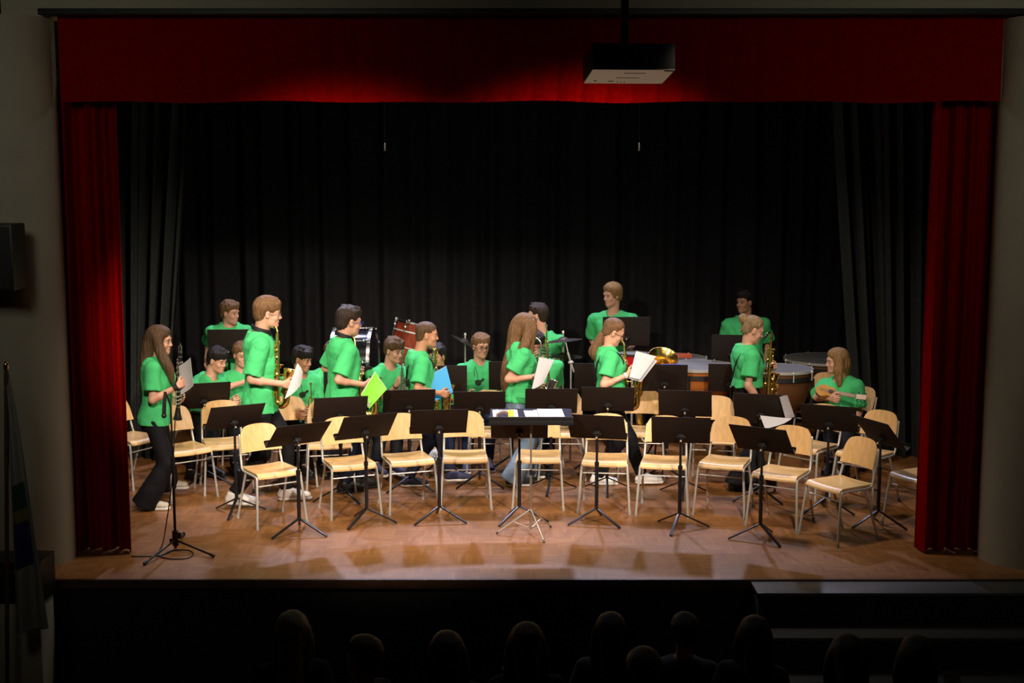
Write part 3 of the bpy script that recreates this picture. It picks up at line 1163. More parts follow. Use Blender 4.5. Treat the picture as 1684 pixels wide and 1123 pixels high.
# ------------------------------------------------------------------ music stands
def music_stand(label, loc, yaw, zc, tilt=40, w=.48, hgt=.31, legrot=0.0, group=None, desk_yaw=None, deskmat=None):
    """desk back faces local -Y; zc = height of the middle of the desk; player stands at +Y"""
    t = thing('music_stand', label, 'music stand', loc, (0, 0, R(yaw)), group)
    b = R(tilt)
    up = Vector((0, -math.sin(b), math.cos(b)))
    nb_ = Vector((0, -math.cos(b), -math.sin(b)))      # normal of the back
    c = Vector((0, 0, zc))
    Rm = Matrix((Vector((1, 0, 0)), -nb_, up)).transposed()
    d = MB()
    d.box(c, (w, .004, hgt), Rm, .0015)
    d.box(c - up * (hgt / 2) - nb_ * .028, (w, .056, .004), Rm, .0012)
    d.box(c - up * (hgt / 2 - .010) - nb_ * .056, (w, .003, .022), Rm, .001)
    d.build('desk', deskmat or M_STAND, t)
    k = MB()
    kb = c - up * hgt * .20 + nb_ * .022
    k.box(kb, (.05, .035, .05), Rm, .005)
    k.tube([kb + nb_ * .014, kb + nb_ * .040], .012, 10)
    k.tube([kb - Vector((.034, 0, 0)), kb + Vector((.034, 0, 0))], .009, 10)
    k.build('tilt_bracket', M_BLACK, t)
    kn = MB()
    kn.sphere(kb + nb_ * .044, (.012, .012, .012), 10)
    kn.build('knob', M_STEEL, t)
    top = kb + nb_ * .004
    p = MB()
    p.tube([(0, top.y, .13), (0, top.y, zc * .60)], .0155, 12)
    p.tube([(0, top.y, zc * .60), (0, top.y, zc * .64)], .019, 12)
    p.tube([(0, top.y, zc * .64), (top.x, top.y, top.z)], .0105, 12)
    p.build('pole', M_STANDLEG, t)
    for i in range(3):
        a = R(90 + 120 * i + legrot)
        dv = Vector((math.cos(a), math.sin(a), 0))
        o0 = Vector((0, top.y, .135))
        e = o0 + dv * .255
        e.z = .009
        l = MB()
        x = (e - o0).normalized()
        yv = Vector((0, 0, 1)).cross(x).normalized()
        Rm2 = Matrix((x, yv, x.cross(yv))).transposed()
        l.box((o0 + e) / 2, ((e - o0).length, .024, .012), Rm2, .003)
        l.build('leg', M_STANDLEG, t)
    return t


# ------------------------------------------------------------------ wind instruments
def saxophone(label, top, bottom, bell_az, material=None, name='saxophone', scale=1.0):
    """top = upper end of the body tube, bottom = lowest point of the bow, bell_az = compass angle the bell side faces"""
    top, bottom = Vector(top), Vector(bottom)
    ax = (top - bottom)
    Ls = ax.length
    Rm = axes((math.cos(R(bell_az)), math.sin(R(bell_az)), 0), ax)
    t = thing(name, label, 'saxophone', bottom, Rm)
    k = Ls / .60
    mt = material or M_BRASS
    b = MB()
    main = [(0, 0, .60 * k), (0, 0, .45 * k), (0, 0, .28 * k), (0, 0, .09 * k), (.012 * k, 0, .045 * k), (.045 * k, 0, .028 * k), (.080 * k, 0, .045 * k), (.094 * k, 0, .09 * k), (.098 * k, 0, .16 * k), (.106 * k, 0, .24 * k), (.124 * k, 0, .315 * k)]
    rad = [.012, .015, .020, .026, .027, .028, .029, .030, .032, .037, .047]
    pp = bez(main, 5)
    rr = list(np.interp(np.linspace(0, len(rad) - 1, len(pp)), np.arange(len(rad)), rad))
    b.tube([p for p in pp], [r * k for r in rr], 18, caps=False)
    rim = pp[-1]
    dv = (pp[-1] - pp[-2]).normalized()
    Rb = axes((1, 0, 0), dv)
    b.lathe([(.047 * k, 0), (.053 * k, .008 * k), (.055 * k, .010 * k), (.051 * k, .009 * k), (.038 * k, -.03 * k), (.029 * k, -.10 * k)], 24, rim, Rb)
    b.build('body', mt, t)
    nk = MB()
    npt = bez([(0, 0, .60 * k), (-.004 * k, 0, .65 * k), (-.045 * k, 0, .685 * k), (-.105 * k, 0, .680 * k), (-.135 * k, 0, .665 * k)], 5)
    nk.tube(npt, list(np.linspace(.0125, .0065, len(npt)) * k), 12)
    nk.build('neck', mt, t)
    mp = MB()
    mp.tube([(-.128 * k, 0, .669 * k), (-.165 * k, 0, .652 * k), (-.215 * k, 0, .632 * k)], [.010 * k, .011 * k, .005 * k], 12)
    mp.build('mouthpiece', M_EBONY, t)
    kw = MB()
    for sy in (-1, 1):
        kw.tube([(-.004 * k, sy * .030 * k, .56 * k), (-.004 * k, sy * .036 * k, .10 * k)], .0032 * k, 6)
        kw.tube([(-.020 * k, sy * .022 * k, .52 * k), (-.026 * k, sy * .026 * k, .12 * k)], .0028 * k, 6)
        for z in (.54, .44, .34, .24, .12):
            kw.tube([(0, sy * .012 * k, z * k), (-.002 * k, sy * .038 * k, z * k)], .0035 * k, 6)
        for z in (.36, .28, .20):
            kw.box((.02 * k, sy * .034 * k, z * k), (.035 * k, .010 * k, .012 * k), None, .002)
        kw.tube([(.06 * k, sy * .030 * k, .14 * k), (.10 * k, sy * .044 * k, .21 * k), (.06 * k, sy * .030 * k, .26 * k)], .0035 * k, 6)
    kw.build('keywork', mt, t)
    for i, z in enumerate((.54, .51, .48, .45, .42, .385, .35, .315, .28, .24, .19, .13)):
        kc = MB()
        r = (.012 + .0010 * i) * k
        rad0 = (.013 + .0014 * i) * k
        a = Vector((-.4 if i % 2 else .3, -1 if i % 3 else 1, 0)).normalized()
        kc.tube([Vector((0, 0, z * k)) + a * rad0, Vector((0, 0, z * k)) + a * (rad0 + .010 * k), Vector((0, 0, z * k)) + a * (rad0 + .013 * k)], [r, r, r * .6], 14)
        kc.build('key_cup', mt, t)
    for z in (.15, .22):
        kc = MB()
        kc.tube([(.098 * k, -.034 * k, z * k), (.098 * k, -.050 * k, z * k)], .022 * k, 16)
        kc.build('key_cup', mt, t)
    return t


def clarinet(label, top, bottom):
    top, bottom = Vector(top), Vector(bottom)
    ax = top - bottom
    k = ax.length / .62
    t = thing('clarinet', label, 'clarinet', bottom, axes((1, 0, 0), ax))
    b = MB()
    b.lathe([(0, .0), (.036 * k, .0), (.037 * k, .006 * k), (.026 * k, .04 * k), (.017 * k, .10 * k), (.0150 * k, .12 * k), (.0145 * k, .30 * k), (.0165 * k, .31 * k), (.0165 * k, .33 * k), (.0145 * k, .34 * k), (.0140 * k, .50 * k), (.0165 * k, .52 * k), (.0165 * k, .545 * k), (.012 * k, .55 * k), (.012 * k, .57 * k), (.005 * k, .615 * k), (0, .62 * k)], 18)
    b.build('body', M_EBONY, t)
    r = MB()
    for z in (.105, .315, .335, .51, .55):
        r.lathe([(.0172 * k, z * k - .005), (.0185 * k, z * k), (.0172 * k, z * k + .005)], 16)
    r.lathe([(.0135 * k, .56 * k), (.0145 * k, .575 * k), (.013 * k, .60 * k)], 14)
    r.build('ring', M_SILVER, t)
    kw = MB()
    for a in (-70, -110, -20, 200):
        ca, sa = math.cos(R(a)), math.sin(R(a))
        kw.tube([(ca * .021 * k, sa * .021 * k, .13 * k), (ca * .021 * k, sa * .021 * k, .29 * k)], .0028, 6)
        kw.tube([(ca * .021 * k, sa * .021 * k, .35 * k), (ca * .021 * k, sa * .021 * k, .48 * k)], .0028, 6)
        for z in (.14, .17, .20, .24, .28, .36, .40, .44, .47):
            kw.sphere((ca * .020 * k, sa * .020 * k, z * k + a * .0001), (.010, .010, .008), 8)
    kw.build('keywork', M_SILVER, t)
    return t


def trumpet(label, loc, bore, valves_up, material=None, k=1.0):
    """bore = direction from the mouthpiece to the bell"""
    mt = material or M_BRASS
    Rm = axes(bore, valves_up)
    t = thing('trumpet', label, 'trumpet', loc, Rm)
    b = MB()
    pp = bez([(-.10, 0, .0), (.0, 0, .0), (.16, 0, .0), (.20, 0, .004), (.215, .0, .03), (.20, 0, .058), (.16, 0, .062)], 5)
    b.tube(bez([(-.20, .0, .062), (-.05, .0, .062), (.16, 0, .062), (.205, 0, .050), (.215, 0, .028), (.20, 0, .006), (.16, 0, .0), (.05, 0, .0)], 4), .0062 * k, 10)
    b.tube(bez([(.05, .018, .0), (-.08, .018, .0), (-.125, .016, .008), (-.14, .014, .032), (-.125, .012, .055), (-.08, .01, .062), (.05, .012, .062), (.14, .012, .062)], 4), [.0065 * k] * 29, 10)
    b.build('tubing', mt, t)
    be = MB()
    be.lathe([(.0075, 0), (.010, .07), (.015, .12), (.026, .165), (.045, .195), (.060, .205), (.061, .208), (.058, .206), (.024, .168), (.010, .10)], 24, (.13, .012, .062), axes((0, 0, 1), (1, 0, 0)))
    be.build('bell', mt, t)
    for x in (-.045, -.015, .015):
        v = MB()
        v.tube([(x, .009, -.045), (x, .009, .085)], .0125 * k, 14)
        v.tube([(x, .009, .085), (x, .009, .105)], .004, 8)
        v.tube([(x, .009, .105), (x, .009, .110)], .010, 12)
        v.build('valve', M_SILVER, t)
    m = MB()
    m.tube([(-.20, 0, .062), (-.255, 0, .062), (-.27, 0, .062), (-.285, 0, .062)], [.005, .006, .011, .013], 12)
    m.build('mouthpiece', M_SILVER, t)
    return t


# ------------------------------------------------------------------ paper
def sheet_of(name, label, cat, corners, m, thick=.0012, bend=.02, group=None):
    a, b, c, d = [Vector(x) for x in corners]      # top-left, top-right, bottom-right, bottom-left
    base = (a + b + c + d) / 4
    nr = (b - a).cross(d - a).normalized()

    def P(u, v):
        p = (a * (1 - u) + b * u) * (1 - v) + (d * (1 - u) + c * u) * v
        return p + nr * bend * math.sin(math.pi * u) * (.6 + .4 * v) - base
    mb = MB().sheet(P, thick, 8)
    o = mb.build(name, m, None)
    o.location = base
    return tag(o, label, cat, group)


# ------------------------------------------------------------------ curtains
def drape(name, x0, x1, z0, z1, Y, amp, waves, m, seed=0, lean=None, nx=160, nz=14, sharp=0.0, thick=.006, side=None, parent=None, flat=False):
    rg = random.Random(seed)
    ph = [rg.uniform(0, 6.28) for _ in range(6)]
    vs, fs, uv = [], [], []

    def pt(i, j):
        u, v = i / nx, j / nz
        x = x0 + (x1 - x0) * u
        z = z1 + (z0 - z1) * v
        a = 2 * math.pi * waves * u
        w = math.sin(a + ph[0] + .9 * math.sin(a * .37 + ph[1])) + .45 * math.sin(a * 1.83 + ph[2] + .5 * v) + .35 * math.sin(a * .51 + ph[3] - .7 * v)
        w = math.copysign(abs(w) ** (1 - sharp), w)
        y = Y + amp * w * (.75 + .35 * v) + .25 * amp * math.sin(3 * v + a * .3)
        if lean:
            x += lean(u, v)
        return (x, y, z)
    k = nz + 1
    for s in (0, 1):
        for i in range(nx + 1):
            for j in range(k):
                x, y, z = pt(i, j)
                vs.append((x, y + s * thick, z))
    N = (nx + 1) * k
    for i in range(nx):
        for j in range(nz):
            q = (i * k + j, i * k + j + 1, (i + 1) * k + j + 1, (i + 1) * k + j)
            fs.append(q)
            fs.append(tuple(x + N for x in reversed(q)))
    rim = [i * k for i in range(nx + 1)] + [nx * k + j for j in range(1, k)] + [i * k + nz for i in range(nx - 1, -1, -1)] + [j for j in range(nz - 1, 0, -1)]
    for a, b in zip(rim, rim[1:] + rim[:1]):
        fs.append((a, b, b + N, a + N))
    return link(name, vs, fs, m, parent, True, 60)


# ------------------------------------------------------------------ the hall and the stage
def struct(name, mb, m, **k):
    o = mb.build(name, m, None, **k)
    o['kind'] = 'structure'
    return o


STAGE_Y, HALL_Z = 9.46, -1.0
m = MB()
m.box((0.1, (STAGE_Y + 15.9) / 2, -.03), (8.5, 15.9 - STAGE_Y, .06))
struct('floor', m, M_FLOOR, smooth=False)
m = MB()
m.box((0, STAGE_Y - .012, -.035), (8.6, .03, .07), None, .006)
struct('trim_1', m, M_EDGE)
m = MB()
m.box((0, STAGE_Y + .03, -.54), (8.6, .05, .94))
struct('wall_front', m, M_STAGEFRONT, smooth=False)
m = MB()
m.box((0, 4.0, HALL_Z - .05), (13, 13, .1))
struct('floor_hall', m, mat('hall_floor', (0.05, 0.045, 0.04), 0.7), smooth=False)
# proscenium wall with a round column each side of the opening
for nm, x0, x1 in (('wall_left', -6.5, -3.72), ('wall_right', 3.98, 6.5)):
    m = MB()
    m.box(((x0 + x1) / 2, 10.12, 2.1), (abs(x1 - x0), .3, 6.3))
    struct(nm, m, M_WALL, smooth=False)
m = MB()
m.box((0, 10.12, 4.64), (13, .3, 1.15))
struct('wall_upper', m, M_WALL, smooth=False)
for nm, x in (('column_left', -3.70), ('column_right', 3.93)):
    m = MB()
    m.lathe([(.34, 0), (.34, 4.05)], 40, (x, 9.98, 0))
    struct(nm, m, M_WALL)
m = MB()
m.box((0, 4, 5.25), (13, 12.5, .1))
struct('ceiling', m, mat('hall_ceiling', (0.10, 0.10, 0.09), 0.9), smooth=False)
for nm, x in (('wall_far_left', -6.5), ('wall_far_right', 6.5)):
    m = MB()
    m.box((x, 4, 2.1), (.1, 12.5, 6.4))
    struct(nm, m, M_WALL, smooth=False)
m = MB()
m.box((0, -2.2, 2.1), (13, .1, 6.4))
struct('wall_rear', m, M_WALL, smooth=False)
# stage house
for nm, x in (('wall_stage_left', -4.3), ('wall_stage_right', 4.5)):
    m = MB()
    m.box((x, 13.1, 2.4), (.1, 5.8, 5.0))
    struct(nm, m, M_BLACKWALL, smooth=False)
m = MB()
m.box((0, 16.0, 2.4), (9, .1, 5.0))
struct('wall_back', m, M_BLACKWALL, smooth=False)
m = MB()
m.box((0, 13.1, 4.9), (9, 5.9, .1))
struct('ceiling_stage', m, M_BLACKWALL, smooth=False)

# curtain rail
m = MB()
m.box((.55, 9.86, 4.085), (7.9, .10, .045), None, .006)
tag(m.build('curtain_rail', M_BLACK), 'long black curtain rail above the red valance', 'curtain rail')

# red valance: pleated panels
vs, fs = [], []
m = MB()
NXV = 420
x0, x1 = -3.31, 3.58
k = 9
for s in (0, 1):
    for i in range(NXV + 1):
        x = x0 + (x1 - x0) * i / NXV
        ph = (x - x0) / .182
        fr = ph - math.floor(ph)
        y = 9.96 - .020 * math.sin(math.pi * fr) ** .6 + .008 * math.sin(ph * 1.7)
        zb = 3.452 + .010 * math.sin(ph * .9) * math.sin(ph * .23) + (.004 if fr < .06 or fr > .94 else 0)
        for j in range(k):
            z = zb + (4.065 - zb) * j / (k - 1)
            vs.append((x, y + s * .012, z))
N = (NXV + 1) * k
for i in range(NXV):
    for j in range(k - 1):
        q = (i * k + j, (i + 1) * k + j, (i + 1) * k + j + 1, i * k + j + 1)
        fs.append(q)
        fs.append(tuple(a + N for a in reversed(q)))
rim = [i * k for i in range(NXV + 1)] + [NXV * k + j for j in range(1, k)] + [i * k + k - 1 for i in range(NXV - 1, -1, -1)] + [j for j in range(k - 2, 0, -1)]
for a, b in zip(rim, rim[1:] + rim[:1]):
    fs.append((b, a, a + N, b + N))
tag(link('valance', vs, fs, M_RED, None, True, 60), 'pleated red velvet valance hanging across the top of the stage', 'curtain')

tag(drape('stage_curtain', -3.43, -2.955, .012, 3.62, 10.16, .045, 4.5, M_RED, 3), 'red velvet curtain gathered beside the left column', 'curtain', 'red side curtains')
tag(drape('stage_curtain', 3.165, 3.66, .012, 3.62, 10.16, .045, 4.6, M_RED, 8), 'red velvet curtain gathered beside the right column', 'curtain', 'red side curtains')
tag(drape('backdrop_curtain', -4.1, 4.3, .0, 4.3, 15.45, .055, 26, M_BACK, 5, nx=420), 'black backdrop curtain across the rear of the stage', 'curtain')


def lean_l(u, v):
    return -.42 * v * u


def lean_r(u, v):
    return .42 * v * (1 - u)


tag(drape('wing_curtain', -4.15, -3.12, .0, 4.3, 13.5, .075, 5.2, M_LEG, 11, lean=lean_l), 'charcoal wing drape hanging in slanting folds behind the left red curtain', 'curtain')
tag(drape('wing_curtain', 3.15, 4.4, .0, 4.3, 13.6, .075, 5.6, M_LEG, 17, lean=lean_r), 'charcoal wing drape hanging in slanting folds behind the right red curtain', 'curtain')

# projector hanging from the ceiling
pc = W(1033, 106, 7.55)
t = thing('projector', 'white and black ceiling projector hanging in front of the red valance', 'projector', pc, (R(-8.5), 0, R(5)))
m = MB()
m.box((0, 0, .006), (.455, .36, .14), None, .010)
m.build('case', M_BLACK, t)
m = MB()
m.box((0, .0, -.0655), (.45, .355, .008), None, .003)
pl = m.build('underside', M_PROJW, t)
for x, y, a, b in ((-.17, .10, .018, .018), (-.08, .11, .03, .018), (.02, -.10, .12, .008), (.0, .02, .13, .008), (-.04, .13, .004, .03), (-.02, .13, .004, .03), (.0, .13, .004, .03), (.195, -.16, .05, .03)):
    m = MB()
    m.box((x, y, -.070), (a, b, .003), None, .0008)
    m.build('vent', M_BLACK, pl)
m = MB()
m.tube([(.10, .18, .0), (.10, .215, .0)], .035, 16)
m.build('lens', M_BLACK, t)
m = MB()
m.tube([(0, 0, .062), (0, 0, .085)], .05, 14)
for a in (45, 135, 225, 315):
    m.tube([(0, 0, .080), (.12 * math.cos(R(a)), .12 * math.sin(R(a)), .064)], .008, 6)
m.build('mount_bracket', M_BLACK, t)
m = MB()
Rq = (Matrix.Rotation(R(5), 3, 'Z') @ Matrix.Rotation(R(-8.5), 3, 'X')).transposed()
m.tube([(-.02, 0, .075), Vector((-.02, 0, .075)) + Rq @ Vector((0, 0, 5.2 - pc.z - .08))], .022, 14)
m.build('pole', M_BLACK, t)

# loudspeaker on the left wall
t = thing('loudspeaker', 'black loudspeaker mounted on the left column', 'loudspeaker', (-3.51, 9.35, 2.36))
m = MB()
m.box((-.06, 0, 0), (.26, .26, .46), None, .015)
m.build('cabinet', M_BLACK, t)
m = MB()
m.box((-.06, -.132, 0), (.22, .008, .42), None, .004)
m.build('grille', mat('speaker_grille', (0.02, 0.02, 0.02), 0.8), t)
m = MB()
m.box((-.06, .215, 0), (.05, .19, .06), None, .006)
m.build('wall_bracket', M_BLACK, t)

# flag on a pole, at the left end of the stage
fb = Vector((-3.82, 8.85, HALL_Z))
t = thing('flag', 'drooping white flag with a blue and green emblem beside the left column', 'flag', fb)
tp = W(10, 607, 8.85) - fb
m = MB()
m.tube([(tp.x - .12, 0, 0), (tp.x, 0, tp.z)], .014, 10)
m.build('pole', M_EDGE, t)
m = MB()
m.sphere((tp.x, 0, tp.z + .02), (.018, .018, .035), 10)
m.build('finial', M_BRASS, t)
m = MB()
m.lathe([(0, 0), (.17, 0), (.17, .03), (.05, .06), (.03, .25), (0, .25)], 20, (tp.x - .12, 0, 0))
m.build('base', M_EDGE, t)


def flagp(u, v):
    wd = .03 + .20 * v ** .8
    x = tp.x - .02 + wd * u
    z = tp.z - .06 - 1.78 * v + .05 * u
    return Vector((x, .03 * math.sin(9 * u + 3 * v) * (.3 + v), z))


m = MB().sheet(flagp, .004, 16)
fo = m.build('cloth', mat('white_flag_cloth', (0.25, 0.24, 0.21), 0.9), t)
for nm, v0, v1, mm in (('green', .42, .52, mat('green_flag_cloth', (0.02, 0.07, 0.045), 0.9)), ('yellow', .52, .57, mat('yellow_flag_cloth', (0.18, 0.15, 0.03), 0.9)), ('blue', .57, .74, mat('blue_flag_cloth', (0.015, 0.02, 0.12), 0.9))):
    m = MB().sheet(lambda u, v: flagp(.12 + .62 * u, v0 + (v1 - v0) * v) + Vector((0, -.012, 0)), .003, 6)
    tag(m.build('emblem_field', mm, fo), nm + ' field of the emblem', None)

# dark block and steps at the two ends of the stage front
m = MB()
m.box((-3.58, 9.22, .09), (.56, .30, .30), None, .01)
tag(m.build('stage_block', M_BLACK), 'black block standing at the left end of the stage front', 'block')
bs = MB()
bs.box((-3.57, 9.22, -.53), (.50, .28, .94), None, .01)
tag(bs.build('plinth', M_WALL), 'pale plinth carrying the black block beside the flag', 'plinth')
t = thing('stage_steps', 'dark steps rising to the right end of the stage', 'steps', (0, 0, HALL_Z))
M_STEP = mat('grey_step_top', (0.09, 0.09, 0.085), 0.45)
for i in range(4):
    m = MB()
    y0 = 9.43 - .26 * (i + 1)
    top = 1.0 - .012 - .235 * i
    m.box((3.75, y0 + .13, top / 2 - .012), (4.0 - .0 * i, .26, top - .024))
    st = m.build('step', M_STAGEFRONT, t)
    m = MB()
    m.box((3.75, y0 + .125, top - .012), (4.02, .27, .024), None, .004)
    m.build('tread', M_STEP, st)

# hanging microphones
for px, py, lab in ((633, 243, 'thin microphone hanging on a cable above the red-brown drum'), (1051, 243, 'thin microphone hanging on a cable above the music stand of the blond drummer')):
    p = W(px, py, 13.2)
    t = thing('hanging_microphone', lab, 'microphone', p, (0, 0, 0), 'hanging microphones')
    m = MB()
    m.tube([(0, 0, -.03), (0, 0, .03), (0, 0, .05)], [.010, .010, .004], 10)
    m.build('capsule', M_STEEL, t)
    m = MB()
    m.tube([(0, 0, .045), (0, 0, 4.83 - p.z)], .003, 6)
    m.build('cable', M_BLACK, t)

# microphone stand at the left with its cable
b0 = G(289, 905)
t = thing('microphone_stand', 'tall black microphone stand with a tripod base at the left front of the stage', 'microphone stand', b0)
ztop = W(290, 668, b0.y).z
m = MB()
m.tube([(0, 0, .02), (0, 0, ztop * .62)], .011, 12)
m.tube([(0, 0, ztop * .62), (0, 0, ztop)], .0075, 12)
m.build('pole', M_STANDLEG, t)
m = MB()
m.tube([(0, 0, ztop * .58), (0, 0, ztop * .66)], .016, 12)
m.build('clutch', M_BLACK, t)
m = MB()
m.tube([(0, 0, .04), (0, 0, .16)], .024, 14)
m.box((.032, 0, .12), (.03, .018, .05), None, .004)
m.box((-.03, 0, .08), (.03, .016, .03), None, .004)
m.build('hub', M_BLACK, t)
for px, py in ((237, 930), (352, 917), (303, 880)):
    e = G(px, py) - b0
    l = MB()
    l.tube([(0, 0, .085), (e.x * .95, e.y * .95, .018)], .0085, 10)
    lo = l.build('leg', M_STANDLEG, t)
    l = MB()
    l.tube([(e.x * .92, e.y * .92, .022), (e.x, e.y, .012)], .013, 10)
    l.build('foot_cap', M_BLACK, lo)
m = MB()
m.tube([(0, 0, ztop - .01), (-.012, -.02, ztop + .06), (-.030, -.03, ztop + .11)], .008, 8)
m.build('boom', M_BLACK, t)
mc = Vector(b0) + Vector((-.038, -.045, ztop + .02))
t = thing('microphone', 'black microphone hanging head down at the top of the microphone stand', 'microphone', mc)
m = MB()
m.tube([(.008, .01, .10), (0, 0, .0), (-.004, -.0, -.07)], [.011, .015, .016], 12)
m.build('handle', M_BLACK, t)
m = MB()
m.sphere((-.005, 0, -.085), .021, 12)
m.build('head', mat('mic_mesh', (0.04, 0.04, 0.04), 0.5, .6), t)
cp = []
for px, py in ((216, 916), (240, 916), (262, 915), (285, 906), (310, 906), (318, 912), (308, 919), (280, 920), (262, 915), (263, 903)):
    g = G(px, py)
    cp.append((g.x, g.y, .006))
g = G(268, 897)
cp += [(g.x, g.y, .02), tuple(W(274, 858, b0.y)), tuple(W(282, 800, b0.y)), tuple(W(286, 740, b0.y)), tuple(W(288, 690, b0.y))]
m = MB().tube(bez(cp, 6), .0045, 7)
tag(m.build('microphone_cable', M_BLACK), 'thin black cable looped on the floor at the microphone stand', 'cable')

# ------------------------------------------------------------------ chairs
CH = make_chair()
_first = [True]


def chair(px, py, yaw, label, group=None, Y=None):
    g = G(px, py) if Y is None else Vector((W(px, 700, Y).x, Y, 0))
    if _first[0]:
        _first[0] = False
        CH.location = g
        CH.rotation_euler = (0, 0, R(yaw))
        CH['label'] = label
        CH['group'] = group
        return CH
    return dup(CH, g, R(yaw), label, group)


FR, SR, BR = 'plywood chairs in the front row', 'plywood chairs in the second row', 'plywood chairs under the seated players'
chair(447, 856, 34, 'wooden chair at the left end of the front row, turned to the right', FR)
chair(575, 842, 23, 'front-row wooden chair below the lime folder, second from the left', FR)
chair(671, 834, 20, 'front-row wooden chair in front of the seated trumpeter, third from the left', FR)
chair(765, 829, 4, 'front-row wooden chair left of the conductor desk', FR)
chair(886, 829, -3, 'front-row wooden chair directly behind the conductor desk', FR)
chair(995, 835, -7, 'front-row wooden chair before the ponytailed saxophonist, right of the conductor desk', FR)
chair(1091, 840, -10, 'front-row wooden chair seventh from the left, seat mostly in view', FR)
chair(1191, 841, -22, 'front-row wooden chair with the black-trousered legs of the bun-haired girl behind it', FR)
chair(1283, 861, -32, 'front-row wooden chair with its full backrest in view, third from the right', FR)
chair(1378, 883, -60, 'wooden chair at the right end of the front row, turned far to the left', FR)
chair(1514, 867, -62, 'wooden chair half hidden by the right red curtain', FR)
chair(304, 815, 38, 'wooden chair behind the microphone stand, beside the clarinet girl', SR)
chair(372, 804, 20, 'second-row wooden chair left of the tall saxophonist', SR)
chair(478, 795, 16, 'second-row wooden chair right of the tall saxophonist', SR)
chair(542, 803, 12, 'second-row wooden chair behind the boy with the lime folder', SR)
chair(660, 776, 8, 'second-row wooden chair in front of the trumpet boy, behind a desk', SR)
chair(806, 782, 0, 'second-row wooden chair beside the jeans of the long-haired girl', SR)
chair(925, 782, -4, 'second-row wooden chair right of the jeans, mostly behind a desk', SR)
chair(1056, 781, -8, 'second-row wooden chair below the printed sheets of the ponytailed girl', SR)
chair(1172, 794, -12, 'second-row wooden chair below the copper kettledrum', SR)
chair(1330, 810, -48, 'second-row wooden chair with loose sheets of music at its left', SR)
chair(1421, 824, -48, 'second-row wooden chair in front of the guitarist, near the wing drape', SR)
chair(221, 795, 60, 'wooden chair in the dark behind the clarinet girl at the far left', SR)
chair(1347, 0, -35, 'wooden chair left of the guitarist, between her and the kettledrums', BR, Y=13.9)

# ------------------------------------------------------------------ music stands
FS, SS, TS = 'music stands in the front row', 'music stands in the second row', 'music stands at the rear'


def stand(px, py, desk_py, yaw, label, group, tilt=40, Y=None, legrot=0.0, w=.48, hgt=.31, deskmat=None):
    g = G(px, py) if Y is None else Vector((W(px, 700, Y).x, Y, 0))
    z = W(px, desk_py, g.y - .02).z
    return music_stand(label, g, yaw, z, tilt, w, hgt, legrot, group, None, deskmat)


stand(391, 845, 686, 30, 'black music stand left of the first front-row chair', FS, 42, legrot=25)
stand(495, 880, 715, 34, 'black music stand at the stage edge, between the first two front-row chairs', FS, 48, legrot=-25)
stand(605, 862, 702, 29, 'black music stand before the chair below the lime folder', FS, 42, legrot=0)
stand(723, 858, 694, 8, 'black music stand between the third and fourth front-row chairs', FS, 40, legrot=0)
stand(854, 858, 702, 0, 'black music stand close behind the conductor desk', FS, 40, legrot=18)
stand(980, 862, 703, -13, 'black music stand right of the conductor desk, before the sixth front-row chair', FS, 40, legrot=0)
stand(1117, 870, 708, -8, 'black music stand covering the seventh front-row chair', FS, 36, legrot=45)
stand(1248, 889, 723, -32, 'black music stand at the stage edge on the right, before the ninth chair', FS, 42, legrot=0)
stand(1440, 865, 712, -68, 'black music stand turned almost edge-on behind the last front-row chair', FS, 40, legrot=60)
stand(340, 797, 651, 20, 'black music stand hiding the reaching boy from the chest down', SS, 32, legrot=0)
stand(562, 823, 675, 16, 'black music stand in front of the boy with the lime folder', SS, 32, legrot=-30)
stand(674, 806, 661, 8, 'black music stand in front of the boy with the blue folder', SS, 36, legrot=0)
stand(789, 800, 663, 2, 'black music stand below the boy with spectacles', SS, 38, legrot=0)
stand(906, 807, 660, 0, 'black music stand in front of the long-haired girl in jeans', SS, 34, legrot=50)
stand(998, 809, 657, -3, 'black music stand at the waist of the ponytailed saxophonist', SS, 36, legrot=60)
stand(1124, 814, 664, -10, 'black music stand in front of the tuba', SS, 32, legrot=60)
stand(1248, 823, 673, -16, 'black music stand with loose sheets, in front of the bun-haired girl', SS, 22, legrot=0)
stand(1358, 842, 688, -24, 'black music stand in front of the guitarist', SS, 36, legrot=20)
stand(380, 0, 566, 4, 'tall black music stand before the boy at the rear left', TS, 14, Y=13.62, w=.42, hgt=.32)
stand(574, 0, 626, 4, 'black music stand below the black bass drum', TS, 22, Y=13.0)
stand(728, 0, 625, 2, 'black music stand behind the blue folder', TS, 18, Y=12.85)
stand(842, 0, 618, 0, 'black music stand between the spectacled boy and the long hair', TS, 18, Y=13.05, w=.46)
stand(982, 0, 621, -3, 'black music stand behind the back of the ponytailed girl', TS, 18, Y=13.1, w=.46)
stand(1092, 0, 622, -6, 'black music stand hiding the belly of the tuba', TS, 26, Y=12.6, w=.43)
stand(1200, 0, 622, -8, 'black music stand between the copper kettledrum and the bun-haired girl', TS, 20, Y=13.0, w=.44)
stand(1028, 0, 545, 0, 'wide black music stand before the blond drummer', TS, 12, Y=14.0, w=.5, hgt=.32)
stand(1200, 0, 573, -6, 'black music stand before the drummer beside the kettledrums', TS, 16, Y=14.05, w=.42)

